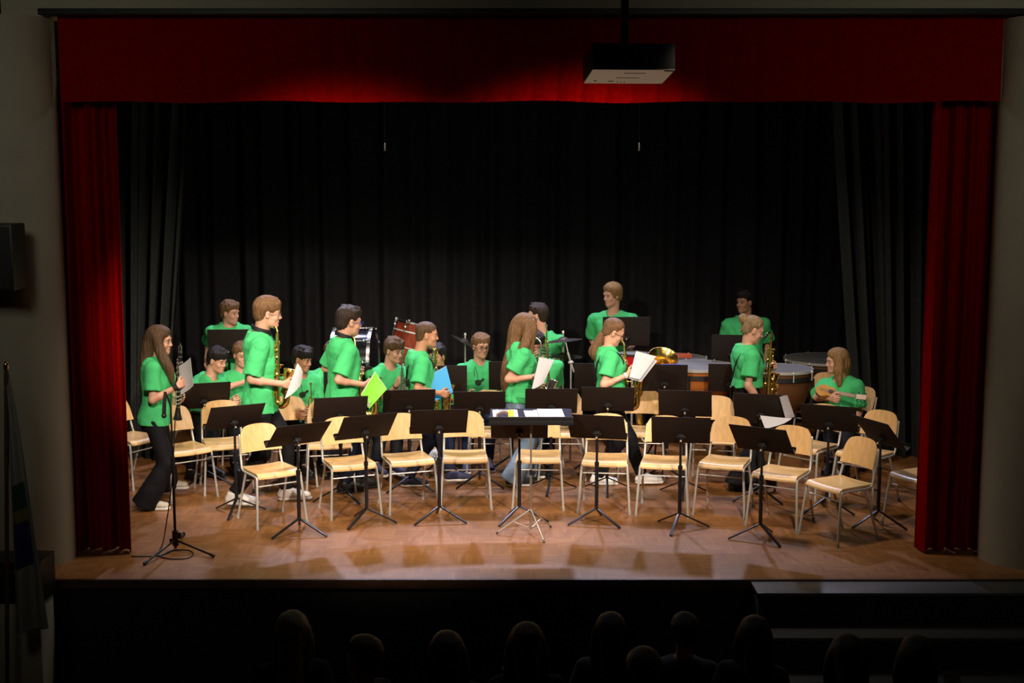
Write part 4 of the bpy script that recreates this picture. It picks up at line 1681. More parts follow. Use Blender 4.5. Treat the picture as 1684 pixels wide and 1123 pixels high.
# conductor desk on a light folding tripod
cb = G(873, 876)
cz = W(873, 684, cb.y).z
t = thing('conductor_desk', 'wide dark conductor desk on a thin silver tripod, sheets on top', 'music stand', cb)
tl = R(84)
up = Vector((0, math.sin(tl), math.cos(tl)))
nn = Vector((0, -math.cos(tl), math.sin(tl)))
Rm = Matrix((Vector((1, 0, 0)), -nn, up)).transposed()
dc = Vector((0, 0.06, cz))
m = MB()
m.box(dc, (.67, .006, .33), Rm, .002)
m.build('desk', M_NAVY, t)
m = MB()
m.box(dc - up * .165 + Vector((0, 0, -.010)), (.68, .012, .056), None, .003)
m.box(dc - up * .168 + nn * .012, (.68, .04, .006), Rm, .002)
m.build('ledge', M_BLACK, t)
m = MB()
m.tube([(0, 0, .03), (0, 0, cz * .52)], .0105, 12)
m.tube([(0, 0, cz * .52), (0, 0.05, cz - .012)], .0075, 12)
m.build('pole', M_STEEL, t)
m = MB()
m.tube([(0, 0, cz * .50), (0, 0, cz * .54)], .014, 12)
m.box((.026, 0, cz * .52), (.03, .008, .03), None, .003)
m.build('clamp', M_BLACK, t)
for px, py in ((816, 879), (895, 893), (906, 868)):
    e = G(px, py) - cb
    l = MB()
    l.tube([(0, 0, .20), (e.x, e.y, .012)], .0065, 8)
    l.tube([(e.x * .52, e.y * .52, .104), (0, 0, .035)], .004, 6)
    lo = l.build('leg', M_STEEL, t)
    l = MB()
    l.tube([(e.x * .95, e.y * .95, .02), (e.x, e.y, .008)], .009, 8)
    l.build('foot_cap', M_BLACK, lo)


def on_desk(x0, x1, v0, v1, lift, sk=0.0):
    f = lambda x, v: cb + dc + Vector((x, 0, 0)) + up * v + nn * lift
    return [f(x0 - sk, v1), f(x1 - sk, v1), f(x1, v0), f(x0, v0)]


for i, (x0, x1, sk, lab) in enumerate(((-.13, .02, .02, 'white music sheet at the middle of the conductor desk, lowest of its stack'), (-.06, .09, .01, 'white music sheet overlapping the middle stack on the conductor desk'))):
    sheet_of('music_sheet', lab, 'sheet music', on_desk(x0 + .17 - .08, x1 + .17 - .05, -.150, .10 + .008 * i, .006 + .003 * i, sk), M_PRINT, .001, .002, 'sheets on the conductor desk')
sheet_of('music_sheet', 'large white music sheet at the right of the conductor desk', 'sheet music', on_desk(.07, .275, -.150, .115, .016, .02), M_PRINT, .001, .002, 'sheets on the conductor desk')
sheet_of('programme', 'white sheets under the picture programme on the conductor desk', 'sheet music', on_desk(-.305, -.10, -.150, .12, .006, .012), M_PAPER, .003, .002)
po = sheet_of('picture_programme', 'programme with a dark photograph and a yellow band on the conductor desk', 'booklet', on_desk(-.285, -.125, -.150, .105, .013, .0), M_PAPER, .001, .002)


def patch_on(parent, x0, x1, v0, v1, lift, m_, nm, lab, bump=0.0):
    cs = [Vector(c) - parent.location for c in on_desk(x0, x1, v0, v1, lift)]
    mb = MB()
    if bump:
        pts = []
        for i in range(13):
            u = i / 12
            pts.append((cs[3] * (1 - u) + cs[2] * u) + (cs[0] - cs[3]) * (.35 + .65 * math.sin(math.pi * (.12 + .80 * u))))
        vs = [cs[3]] + pts + [cs[2]]
        mb.add(vs, [tuple(range(len(vs) - 1, -1, -1))])
    else:
        mb.add(cs, [(3, 2, 1, 0)])
    tag(mb.build(nm, m_, parent, smooth=False), lab, None)


patch_on(po, -.282, -.150, -.148, .055, .0150, mat('photo_brown', (0.16, 0.07, 0.035), .95, var=.6, scale=30), 'photograph', 'dark brown photograph', .5)
patch_on(po, -.272, -.170, -.148, -.01, .0158, mat('photo_dark', (0.03, 0.025, 0.05), .95, var=.5, scale=40), 'photograph', 'dark instrument in the photograph', .5)
patch_on(po, -.185, -.142, -.148, .082, .0165, mat('yellow_band', (0.55, 0.66, 0.04), .95, var=.3, scale=60), 'band', 'yellow band', 0)
patch_on(po, -.272, -.190, .080, .090, .0160, mat('print_grey', (0.2, 0.2, 0.25), .6), 'print_line', 'line of print', 0)

# loose sheets at the right of one stand
sheet_of('music_sheet', 'long printed music sheet hanging off the right end of a desk near the bun-haired girl', 'sheet music', [W(1282, 653, 11.585), W(1295, 650, 11.57), W(1307, 685, 11.65), W(1293, 693, 11.66)], M_PRINT, .001, .01)
sheet_of('music_sheet', 'white music sheet drooping below a desk near the bun-haired girl', 'sheet music', [W(1250, 683, 11.66), W(1303, 688, 11.635), W(1290, 696, 11.57), W(1258, 705, 11.57)], M_PAPER, .001, .008)

# ------------------------------------------------------------------ percussion
def hoop(mb, c, ax, r, wdt, th=.010, n=48):
    z = Vector(ax).normalized()
    Rm = axes(z.orthogonal(), z)
    mb.lathe([(r, -wdt / 2), (r + th, -wdt / 2), (r + th, wdt / 2), (r, wdt / 2), (r, -wdt / 2)], n, c, Rm)


def drum(name, label, c, ax, r, ln, shell, hoopm, hw=.035, lugs=8, head=None, mids=()):
    z = Vector(ax).normalized()
    Rm = axes(z.orthogonal(), z)
    t = thing(name, label, 'drum', c)
    m = MB()
    m.lathe([(r, -ln / 2), (r, ln / 2)], 64, (0, 0, 0), Rm)
    m.build('shell', shell, t)
    for s in (-1, 1):
        m = MB()
        m.lathe([(0, s * ln / 2), (r * .5, s * ln / 2), (r + .004, s * ln / 2)] if s > 0 else [(r + .004, s * ln / 2), (r * .5, s * ln / 2), (0, s * ln / 2)], 48, (0, 0, 0), Rm)
        m.build('drumhead', head or M_BLKSHELL, t)
        m = MB()
        hoop(m, z * (s * (ln / 2 - .008)), z, r + .004, hw, .012)
        m.build('hoop', hoopm, t)
    x, y = Rm.col[0], Rm.col[1]
    for i in range(lugs):
        a = 2 * math.pi * (i + .5) / lugs
        d = x * math.cos(a) + y * math.sin(a)
        m = MB()
        m.tube([d * (r + .022) - z * (ln / 2 - .0), d * (r + .022) + z * (ln / 2 - .0)], .005, 8)
        for s in (-1, 1):
            m.sphere(d * (r + .018) + z * s * (ln / 2 - .06), (.018, .018, .018), 10)
            m.box(d * (r + .020) + z * s * (ln / 2 - .012), (.022, .022, .05), axes(d, z), .003)
        m.build('tension_rod', M_DRUMCHROME, t)
    return t, z, Rm


c = W(584, 597, 13.9)
t, z, Rm = drum('bass_drum', 'large black bass drum with chrome hoops behind the boy with the lime folder', c, (1, -.05, .02), .36, .40, M_BLKSHELL, M_DRUMCHROME, .035, 10)
m = MB()
for sx in (-1, 1):
    m.tube([(sx * .2, -.22, -.30), (sx * .25, -.30, -c.z)], .012, 8)
    m.tube([(sx * .2, .22, -.30), (sx * .25, .30, -c.z)], .012, 8)
    m.tube([(sx * .2, -.22, -.30), (sx * .2, .22, -.30)], .012, 8)
m.build('cradle', M_CHROME, t)

c = W(675, 569, 13.9)
axd = Vector((.22, .109, .97))
t, z, Rm = drum('bass_drum', 'tilted red-brown wooden drum with chrome hoops behind the boy with the blue folder', c, axd, .20, .50, M_MAHOG, M_DRUMCHROME, .016, 8)
m = MB()
hoop(m, z * .145, z, .202, .014, .009)
hoop(m, z * -.02, z, .202, .008, .005)
m.build('hoop', M_CHROME, t)
m = MB()
for a in (30, 150, 270):
    d = Vector((math.cos(R(a)), math.sin(R(a)), 0))
    m.tube([d * .17 + Vector((0, 0, -.2)), d * .27 + Vector((0, 0, -.45)), d * .34 + Vector((0, 0, -c.z))], .010, 8)
m.build('leg', M_CHROME, t)


def timpano(label, px, py, Y, r, bowl, tiltx=0):
    c = W(px, py, Y)
    t = thing('kettledrum', label, 'kettledrum', (c.x, c.y, 0))
    h = c.z
    m = MB()
    m.lathe([(r, h - .03), (r * 1.0, h - .10), (r * .96, h - .22), (r * .82, h - .34), (r * .55, h - .44), (.10, h - .48), (0, h - .48)][::-1], 48)
    m.build('bowl', bowl, t)
    m = MB()
    m.lathe([(r + .012, h), (r * .6, h + .001), (0, h + .001)], 48)
    m.build('drumhead', M_DRUMHEAD, t)
    m = MB()
    hoop(m, (0, 0, h - .012), (0, 0, 1), r + .010, .028, .012)
    m.build('hoop', M_CHROME, t)
    m = MB()
    hoop(m, (0, 0, h - .085), (0, 0, 1), r + .002, .045, .02)
    m.build('counter_ring', M_BLACK, t)
    for i in range(8):
        a = 2 * math.pi * (i + .25) / 8
        d = Vector((math.cos(a), math.sin(a), 0))
        m = MB()
        m.tube([d * (r + .03) + Vector((0, 0, h + .012)), d * (r + .03) + Vector((0, 0, h - .10))], .007, 8)
        m.sphere(d * (r + .03) + Vector((0, 0, h - .012)), .016, 8)
        m.build('tension_rod', M_CHROME, t)
    for i in range(4):
        a = 2 * math.pi * (i - .25) / 4 + .0
        d = Vector((math.cos(a), math.sin(a), 0))
        m = MB()
        m.tube(bez([d * (r + .02) + Vector((0, 0, h - .09)), d * (r + .02) + Vector((0, 0, h - .30)), d * (r * .9) + Vector((0, 0, .3)), d * (r * .9) + Vector((0, 0, .02))], 4), .020, 8)
        m.build('leg', M_BLACK, t)
    return t


timpano('large kettledrum with a grey skin and copper bowl behind the tuba', 1148, 600, 13.75, .36, M_COPPER)
timpano('grey-skinned kettledrum with an orange-red card on it, behind the copper one', 1106, 588, 14.6, .36, M_COPPER)
timpano('low grey-skinned kettledrum beside the bun-haired girl', 1284, 605, 13.7, .31, M_COPPERSHADE)
timpano('largest grey-skinned kettledrum behind the head of the guitarist', 1357, 589, 14.9, .44, M_COPPERSHADE)
p = W(1125, 587, 14.2)
m = MB().box((0, 0, 0), (.17, .12, .04), None, .006)
o = m.build('card_box', M_ORANGE)
o.location = W(1124, 588, 14.4) + Vector((0, 0, .022))
tag(o, 'small orange-red card box lying on a kettledrum skin', 'box')


def cymbal(label, px, py, Y, r, tilt, grp, second=None):
    c = W(px, py, Y)
    t = thing('cymbal_stand', label, 'cymbal', (c.x, c.y, 0), (0, 0, 0), grp)
    Rm = Matrix.Rotation(R(tilt[0]), 3, 'X') @ Matrix.Rotation(R(tilt[1]), 3, 'Y')
    m = MB()
    m.lathe([(.008, .035), (.03, .03), (.055, .012), (.06, .010), (r * .6, .004), (r, -.010), (r, -.012), (r * .6, .002), (.05, .008), (.008, .03)], 48, (0, 0, c.z), Rm)
    m.build('cymbal_plate', M_BRONZE, t)
    if second:
        z2 = W(px, second[0], Y).z
        R2 = Matrix.Rotation(R(second[2]), 3, 'X') @ Matrix.Rotation(R(second[3]), 3, 'Y')
        r2 = second[1]
        m = MB()
        m.lathe([(.012, .03), (.055, .012), (.06, .010), (r2 * .6, .004), (r2, -.010), (r2, -.012), (r2 * .6, .002), (.05, .008), (.012, .027)], 48, (0, 0, z2), R2)
        m.build('cymbal_plate', M_BRONZE, t)
    m = MB()
    m.tube([(0, 0, .45), (0, 0, c.z + .07)], .009, 10)
    m.tube([(0, 0, .25), (0, 0, .60)], .014, 10)
    m.build('pole', M_CHROME, t)
    m = MB()
    m.sphere((0, 0, c.z + .075), (.014, .014, .022), 10)
    m.build('wing_nut', M_CHROME, t)
    for a in (90, 210, 330):
        d = Vector((math.cos(R(a)), math.sin(R(a)), 0))
        m = MB()
        m.tube([Vector((0, 0, .42)), d * .30 + Vector((0, 0, .01))], .009, 8)
        m.build('leg', M_CHROME, t)
    return t


cymbal('two thin bronze cymbals one above the other at the elbow of the middle drummer', 926, 559, 13.6, .20, (-4, -6), 'cymbals on stands', (584, .20, -1, 3))
cymbal('dark cymbal tilted steeply beside the spectacled boy', 765, 562, 14.1, .17, (-5, 30), 'cymbals on stands')
a, b = W(934, 580, 13.2), W(944, 612, 13.2)
t = thing('boom_stand', 'short silver boom arm slanting beside the cymbal pole', 'stand', (a.x, a.y, 0))
m = MB()
aa, bb = Vector(a) - Vector((a.x, a.y, 0)), Vector(b) - Vector((a.x, a.y, 0))
m.tube([aa, bb], .010, 10)
m.build('arm', M_CHROME, t)
m = MB()
mid = (aa + bb) / 2
m.sphere(mid, (.03, .02, .02), 10)
m.tube([aa, aa + Vector((-.02, 0, .10))], .006, 8)
m.build('joint', M_CHROME, t)
m = MB()
m.tube([mid, Vector((mid.x, mid.y, .02))], .008, 8)
for an in (90, 210, 330):
    d = Vector((math.cos(R(an)), math.sin(R(an)), 0))
    m.tube([Vector((mid.x, mid.y, .3)), Vector((mid.x, mid.y, 0)) + d * .22 + Vector((0, 0, .01))], .007, 8)
m.build('tripod', M_CHROME, t)
c = W(1040, 590, 13.75)
t = thing('snare_drum', 'red snare drum on a stand behind the ponytailed saxophonist', 'drum', c)
m = MB()
m.lathe([(0, .06), (.17, .06), (.172, .06)], 40)
m.build('drumhead', M_DRUMHEAD, t)
m = MB()
m.lathe([(.168, -.06), (.168, .055)], 40)
m.build('shell', mat('red_shell', (0.45, 0.008, 0.010), .3), t)
m = MB()
hoop(m, (0, 0, .058), (0, 0, 1), .168, .02)
hoop(m, (0, 0, -.058), (0, 0, 1), .168, .02)
m.build('hoop', M_BLACK, t)
m = MB()
m.tube([(0, 0, -.06), (0, 0, -c.z + .25)], .012, 8)
for an in (90, 210, 330):
    d = Vector((math.cos(R(an)), math.sin(R(an)), 0))
    m.tube([Vector((0, 0, -c.z + .3)), d * .26 + Vector((0, 0, -c.z + .01))], .009, 8)
    m.tube([Vector((0, 0, -.14)), d * .15 + Vector((0, 0, -.07))], .007, 8)
m.build('stand', M_CHROME, t)
# black keyboard of bars behind the girl with the ponytail
c = W(1032, 578, 15.0)
t = thing('keyboard_percussion', 'dark bar-keyboard instrument between the tuba and the blond drummer', 'xylophone', (c.x, c.y, 0))
m = MB()
m.box((0, -.20, c.z - .05), (.62, .03, .07), None, .005)
m.box((0, .20, c.z - .05), (.6, .03, .07), None, .005)
for x in (-.30, .30):
    m.box((x, 0, c.z - .05), (.03, .42, .07), None, .005)
    m.box((x, -.18, (c.z - .08) / 2), (.04, .04, c.z - .08), None, .005)
    m.box((x, .18, (c.z - .08) / 2), (.04, .04, c.z - .08), None, .005)
m.build('frame', M_BLACK, t)
for i in range(11):
    m = MB()
    m.box((-.2725 + .0545 * i, 0, c.z), (.045, .40 - .012 * i, .02), None, .003)
    m.build('bar', mat('dark_rosewood', (0.06, 0.02, 0.012), .35), t)


# tuba
def tuba(label, bx, by, Y):
    cbell = W(bx, by, Y)
    base = Vector((cbell.x, cbell.y, 0))
    t = thing('tuba', label, 'tuba', base)
    h = cbell.z
    Rm = Matrix.Rotation(R(34), 3, 'X') @ Matrix.Rotation(R(6), 3, 'Y')
    m = MB()
    prof = [(.035, -.42), (.045, -.30), (.06, -.20), (.085, -.10), (.12, -.04), (.165, -.008), (.178, .0), (.181, .004), (.176, .004), (.155, -.012), (.11, -.055), (.07, -.13), (.04, -.26)]
    m.lathe([(r_ * .84, z_) for r_, z_ in prof], 48, (0, 0, h), Rm)
    m.build('bell', M_BRASS, t)
    m = MB()
    e = Vector((0, 0, h)) + Rm @ Vector((0, 0, -.42))
    pp = bez([e + Rm @ Vector((0, 0, .02)), e + Vector((0, 0, -.14)), (-.03, -.03, h - .70), (-.13, -.05, h - .76), (-.22, -.05, h - .68), (-.24, -.04, h - .45), (-.20, -.03, h - .28), (-.12, -.03, h - .25), (-.06, -.06, h - .32), (-.06, -.09, h - .55), (.02, -.10, h - .62), (.08, -.09, h - .55), (.08, -.08, h - .35)], 5)
    m.tube(pp, list(np.linspace(.05, .014, len(pp))), 14)
    m.build('tubing', M_BRASS, t)
    m = MB()
    m.tube([(-.06, -.04, h - .74), (-.06, -.04, .30)], .016, 10)
    for an in (90, 210, 330):
        d = Vector((math.cos(R(an)), math.sin(R(an)), 0))
        m.tube([Vector((-.06, -.04, .32)), Vector((-.06, -.04, .012)) + d * .22], .010, 8)
    m.build('support_stand', M_BLACK, t)
    for i in range(4):
        m = MB()
        x = -.02 + .035 * i
        m.tube([(x, -.11, h - .50), (x, -.11, h - .34)], .015, 12)
        m.tube([(x, -.11, h - .34), (x, -.11, h - .31)], .004, 8)
        m.tube([(x, -.11, h - .31), (x, -.11, h - .304)], .012, 12)
        m.build('valve', M_SILVER, t)
    return t


tuba('brass tuba with its bell up, standing behind the second-row desks', 1091, 588, 13.05)
m = MB().box((0, 0, 0), (.20, .10, .03), None, .012)
o = m.build('cloth', M_BLUE)
o.location = W(1103, 602, 12.62)
tag(o, 'small blue cloth lying over a desk below the tuba bell', 'cloth')


# ------------------------------------------------------------------ the players
def ringband(root, base, c, d, r, m, name, wdt=.012, th=.004):
    mb = MB()
    Rm = axes(Vector(d).orthogonal(), d)
    mb.lathe([(r, -wdt), (r + th, -wdt), (r + th, wdt), (r, wdt), (r, -wdt)], 20, Vector(c), Rm)
    return mb.off(base).build(name, m, root)


def neckstrap(wide=.010):
    def fn(root, base, q):
        c = q['nb'] + q['u'] * .012 * q['h'] + q['f'] * .006
        mb = MB()
        pts = []
        for i in range(28):
            a = 2 * math.pi * i / 28
            pts.append(c + q['f'] * .044 * q['h'] * math.cos(a) + q['l'] * .047 * q['h'] * math.sin(a) - q['u'] * (.026 * math.cos(a) - .004))
        for k in (-.014, -.007, 0, .007, .014):
            mb.tube([p + q['u'] * k for p in pts], .0058, 8, closed=True)
        mb.off(base).build('neck_strap', M_STRAP, root)
        hang = MB()
        hang.tube([pts[0], pts[0] + q['f'] * .06 - q['u'] * .12], .006, 6)
        hang.off(base).build('strap_cord', M_STRAP, root)
    return fn


def harness(sides='R', buckle=True):
    def fn(root, base, q):
        h, u, l, f, nb = q['h'], q['u'], q['l'], q['f'], q['nb']
        for sd in sides:
            sg = -1 if sd == 'R' else 1
            mb = MB()
            c = nb + l * sg * .078 * h - u * .088 * h
            pts = [c + f * .052 * h - u * .05 * h, c + f * .075 * h + u * .0 * h, c + f * .050 * h + u * .050 * h + l * sg * -.004, c + u * .067 * h, c - f * .050 * h + u * .052 * h, c - f * .080 * h - u * .0 * h - l * sg * .012 * h, c - f * .086 * h - u * .06 * h - l * sg * .05 * h, c - f * .088 * h - u * .11 * h - l * sg * .08 * h]
            mb.tube(bez(pts, 5), .0075, 8)
            mb.off(base).build('strap', M_STRAP, root)
        if buckle:
            mb = MB()
            mb.box(nb - l * .066 * h - u * .18 * h - f * .088 * h, (.03, .05, .07), None, .008)
            mb.off(base).build('strap_pad', M_STRAP, root)
    return fn


def band(sd, m, name='wristband', w=.012):
    def fn(root, base, q):
        S0, el, wr, sg = q['arms'][sd]
        d = nrm(wr - el)
        tag(ringband(root, base, wr - d * .012, d, .0165 * q['h'], m, name, w), None, None)
    return fn


def cast(sd):
    def fn(root, base, q):
        S0, el, wr, sg = q['arms'][sd]
        mb = MB()
        mb.tube([el + (S0 - el) * .30, el, el + (wr - el) * .4, wr], [.031 * q['h'], .031 * q['h'], .029 * q['h'], .022 * q['h']], 14)
        tag(mb.off(base).build('bandage', M_WHITECAST, root), 'white bandage on the arm', None)
    return fn


def both(*fs):
    def fn(root, base, q):
        for f_ in fs:
            f_(root, base, q)
    return fn


GRIP = (62, 62, 30)
SOFT = (30, 36, 22)
LAX = (18, 24, 14)

# --- girl with clarinet, far left
person('person', 'long-brown-haired girl at the far left walking right with a clarinet and a white sheet', 11.5, 1.58, (253, 0), (259, 586), 4, (264, 560, 0, -4, 4), {'R': (301, 630, -.17), 'L': (296, 652, .10)},
       {'R': (248, 838, 0, 0), 'L': (281, 812, 5, .02)},
       ('long', .012, [('h', -.06, 0, .06, .06), ('h', -.085, 0, -.05, .068), ('w', 243, 596, .0, .066), ('w', 239, 622, 0, .050), ('w', 241, 640, 0, .025)],
        [('h', -.01, -.066, .03, .034), ('h', .020, -.074, -.06, .038), ('w', 271, 594, -.12, .042), ('w', 278, 608, -.12, .036), ('w', 283, 628, -.12, .016)],
        [('h', -.01, .070, .03, .030), ('h', .012, .080, -.06, .034), ('w', 272, 598, .12, .034), ('w', 277, 615, .12, .026)]),
       'brown', 'fair', 'black', 'cream', fem=True, hem=-.05, legw=1.08, flare=2.1, curl={'R': GRIP, 'L': SOFT}, elbow={'R': (243, 641, -.2)}, seed=1, sleeve=.68, loose=1.1,
       extra=band('R', M_STRAP, 'wristband', .02))
clarinet('black clarinet with silver keys held upright by the girl at the far left', W(297, 564, 11.40), W(292, 690, 11.42))
sheet_of('music_sheet', 'white sheet of music in the hand of the clarinet girl', 'sheet music', [W(294, 602, 11.38), W(313, 588, 11.22), W(318, 634, 11.20), W(297, 649, 11.36)], M_PAPER, .0012, .015)

# --- tall boy with alto saxophone
person('person', 'tall boy with tousled brown hair and black neck strap carrying a golden saxophone', 11.75, 1.80, (428, 0), (428, 546), 10, (442, 514, -.02, 8, 6), {'R': (477, 633, -.22), 'L': (452, 580, .08)},
       {'R': (392, 833, -10, .02), 'L': (478, 822, 4)},
       ('fringe', .013), 'lightbrown', 'fair', 'black', 'white', hem=-.11, legw=1.0, curl={'R': GRIP, 'L': GRIP}, elbow={'R': (418, 632, -.26), 'L': (448, 610, .25)}, seed=2, sleeve=.86, loose=1.0, hscale=1.06, extra=neckstrap(.012), glasses=M_FRAMEB)
saxophone('golden saxophone of the tall boy at the left', W(456, 552, 11.68), W(455, 672, 11.62), -25)
sheet_of('music_sheet', 'white sheet of music in the right hand of the tall saxophonist', 'sheet music', [W(489, 597, 11.50), W(498, 612, 11.42), W(494, 634, 11.40), W(468, 656, 11.45)], M_PAPER, .0012, .015)

# --- boy with lime folder
person('person', 'short-haired boy in blue spectacles and black neck strap, back half turned, holding a lime folder', 12.2, 1.70, (564, 0), (564, 556), 22, (575, 528, .02, 24, 8), {'R': (608, 634, -.12), 'L': (590, 612, .28)},
       {'R': (573, 809, 20), 'L': (596, 803, 25)},
       ('short', .006), 'dark', 'fair', 'navy', 'black', hem=-.18, curl={'R': GRIP, 'L': GRIP}, elbow={'R': (566, 628, -.25), 'L': (527, 602, .28)}, seed=3, sleeve=.80, loose=1.0, hscale=1.10, extra=neckstrap(.012), glasses=M_FRAMEBL)
saxophone('golden saxophone hanging in front of the boy with the lime folder', W(584, 566, 12.22), W(600, 690, 12.10), 10)


def folder(name, label, corners, m, papers=True):
    a, b, c, d = [Vector(x) for x in corners]
    base = (a + b + c + d) / 4
    nr = (b - a).cross(d - a).normalized()
    t = thing(name, label, 'folder', base)
    for s in (0, 1):
        P = lambda u, v: (a * (1 - u) + b * u) * (1 - v) + (d * (1 - u) + c * u) * v - base + nr * (.008 * s)
        MB().sheet(P, .0015, 4).build('cover', m, t)
    Q = lambda u, v: (a * (1 - u) + b * u) * (1 - v) + (d * (1 - u) + c * u) * v - base + nr * .002 + (a - b) * .045 * (1 if papers else .0) + (a - d) * .01
    MB().sheet(Q, .005, 4).build('papers', M_PAPER, t)
    return t


folder('folder', 'bright lime-green folder in the hand of the boy with blue spectacles', [W(617, 612, 11.95), W(636, 640, 11.90), W(607, 672, 11.85), W(594, 650, 11.92)], M_GRNFOLD)

# --- boy with blue folder
person('person', 'boy with closely cropped hair and a black shoulder harness carrying a blue folder', 12.45, 1.55, (692, 0), (689, 577), 12, (703, 550, 0, 0, 4), {'R': (731, 648, -.16), 'L': (716, 606, .10)},
       {'R': (677, 800, 2, .0), 'L': (752, 797, 6)},
       ('crop', .001), 'brown', 'tan', 'navy', 'navy', hem=-.24, curl={'R': SOFT, 'L': GRIP}, elbow={'R': (692, 640, -.28), 'L': (722, 640, .25)}, seed=4, sleeve=.80, loose=1.2, extra=harness('R'))
saxophone('golden saxophone behind the blue folder', W(715, 584, 12.45), W(719, 690, 12.42), 0)
folder('folder', 'bright blue folder under the arm of the boy with cropped hair', [W(702, 620, 12.34), W(734, 602, 12.40), W(745, 645, 12.36), W(711, 662, 12.30)], M_BLUFOLD, False)

# --- long-haired girl in jeans
person('person', 'girl in pale jeans with very long straight hair hiding her face, holding a white sheet', 12.4, 1.61, (850, 0), (857, 563), 8, (866, 539, 0, 2, 10), {'R': (889, 618, -.20), 'L': (887, 586, .08)},
       {'R': (850, 799, 0), 'L': (874, 786, 5)},
       ('long', .012, [('h', -.05, 0, .07, .060), ('h', -.085, 0, -.02, .072), ('w', 845, 578, -.02, .074), ('w', 836, 606, -.05, .062), ('w', 833, 632, -.06, .048), ('w', 834, 648, -.06, .022)],
        [('h', .045, -.060, .06, .028), ('h', .062, -.070, -.02, .030), ('h', .060, -.072, -.09, .026), ('w', 873, 586, -.12, .014)],
        [('h', .0, -.068, .05, .035), ('h', .015, -.082, -.04, .040), ('w', 862, 570, -.15, .044), ('w', 852, 590, -.17, .042)],
        [('h', .03, .068, .05, .030), ('h', .05, .072, -.03, .030), ('w', 874, 580, .1, .022)]),
       'lightbrown', 'fair', 'jeans', 'canvas', fem=True, hem=.0, legw=1.12, flare=1.9, curl={'R': GRIP, 'L': GRIP}, elbow={'R': (828, 618, -.22), 'L': (870, 615, .25)}, seed=5, sleeve=.66, loose=1.2,
       extra=both(band('R', M_SILVER, 'bracelet', .006)))
saxophone('silver-plated saxophone held by the long-haired girl in jeans', W(889, 572, 12.42), W(882, 682, 12.36), 0, M_SILVER)
sheet_of('music_sheet', 'white sheet of music in the hand of the long-haired girl in jeans', 'sheet music', [W(887, 587, 12.18), W(911, 592, 12.12), W(894, 630, 12.08), W(874, 641, 12.14)], M_PAPER, .0012, .02)

# --- girl with ponytail
person('person', 'girl with a wavy ponytail and thin spectacles bending over printed sheets', 12.35, 1.57, (1006, 0), (1000, 570), 4, (1010, 546, 0, 0, 24), {'R': (1040, 613, -.20), 'L': (1028, 596, .06)},
       {'R': (988, 797, 0, .0), 'L': (1063, 797, 4)},
       ('back', .006, [('w', 997, 545, 0, .016), ('w', 991, 548, 0, .020), ('w', 985, 560, 0, .034), ('w', 979, 574, 0, .036), ('w', 977, 584, 0, .028), ('w', 982, 592, 0, .012)], [('w', 986, 562, 0, .022), ('w', 974, 574, .02, .022), ('w', 971, 582, .02, .012)]),
       'lightbrown', 'fair', 'black', 'white', fem=True, hem=.26, legw=1.05, curl={'R': GRIP, 'L': GRIP}, elbow={'R': (991, 630, -.25), 'L': (1008, 625, .25)}, seed=6, sleeve=.66, loose=1.1, glasses=M_FRAMEB,
       extra=both(harness('R', False), band('R', M_PAPER, 'bracelet', .012)))
saxophone('golden saxophone held by the girl with the ponytail', W(1027, 573, 12.40), W(1033, 676, 12.34), -20)
sheet_of('music_sheet', 'printed white sheets in the hand of the girl with the ponytail', 'sheet music', [W(1046, 577, 12.12), W(1079, 586, 12.05), W(1052, 624, 12.02), W(1035, 620, 12.08)], M_PRINT, .0012, .02)
sheet_of('music_sheet', 'lower printed sheet peeping out under the sheets of the ponytailed girl', 'sheet music', [W(1048, 582, 12.14), W(1081, 593, 12.07), W(1054, 628, 12.04), W(1034, 622, 12.10)], M_PRINT, .0012, .02)

# --- girl with bun
person('person', 'girl with a blond bun looking down at her golden saxophone, right arm hanging', 12.3, 1.62, (1230, 0), (1228, 567), 6, (1239, 542, 0, 2, 20), {'R': (1263, 676, -.20), 'L': (1273, 601, .02)},
       {'R': (1216, 806, 10), 'L': (1252, 812, 20)},
       ('back', .005, [('h', -.095, 0, .045, .022), ('h', -.122, 0, .062, .036), ('h', -.128, 0, .066, .030)]),
       'ash', 'fair', 'black', 'black', fem=True, hem=.28, legw=1.15, flare=1.6, curl={'R': SOFT, 'L': GRIP}, elbow={'R': (1214, 632, -.24), 'L': (1248, 622, .25)}, seed=7, sleeve=.66, loose=1.2, extra=harness('R', False))
saxophone('golden saxophone of the girl with the bun', W(1268, 563, 12.30), W(1262, 676, 12.24), 62)

# --- standing at the rear
person('person', 'boy with short wavy hair standing at the rear left behind a desk, looking right', 13.95, 1.60, (376, 0), (377, 532), -62, (379, 514, -.02, -28, 4), {'R': (338, 600, -.10), 'L': (412, 600, -.15)}, {'R': (370, 742, -60), 'L': (388, 742, -60)},
       ('short', .012), 'lightbrown', 'fair', 'black', 'black', curl={'R': SOFT}, elbow={'R': (342, 575, .05)}, seed=8, loose=1.4)
person('person', 'drummer boy standing behind the long-haired girl and turning his face away to the left', 14.1, 1.58, (896, 0), (893, 547), -118, (883, 518, 0, -188, -4), {'L': (916, 598, -.20), 'R': (868, 600, -.25)}, {'R': (885, 738, -110), 'L': (903, 738, -110)},
       ('short', .010), 'dark', 'fair', 'black', 'black', curl={'L': SOFT, 'R': SOFT}, elbow={'L': (916, 585, .1)}, seed=9, loose=1.3)
person('person', 'blond drummer with chin-length hair looking left behind a wide music stand', 14.5, 1.71, (1008, 0), (1008, 512), -95, (1006, 485, -.03, -142, 6), {'R': (985, 575, -.15), 'L': (1036, 575, -.15)}, {'R': (1000, 727, -95), 'L': (1018, 727, -95)},
       ('bob', .014), 'blond', 'fair', 'black', 'black', curl={'L': SOFT, 'R': SOFT}, elbow={'R': (978, 555, .05)}, seed=10, loose=1.4)
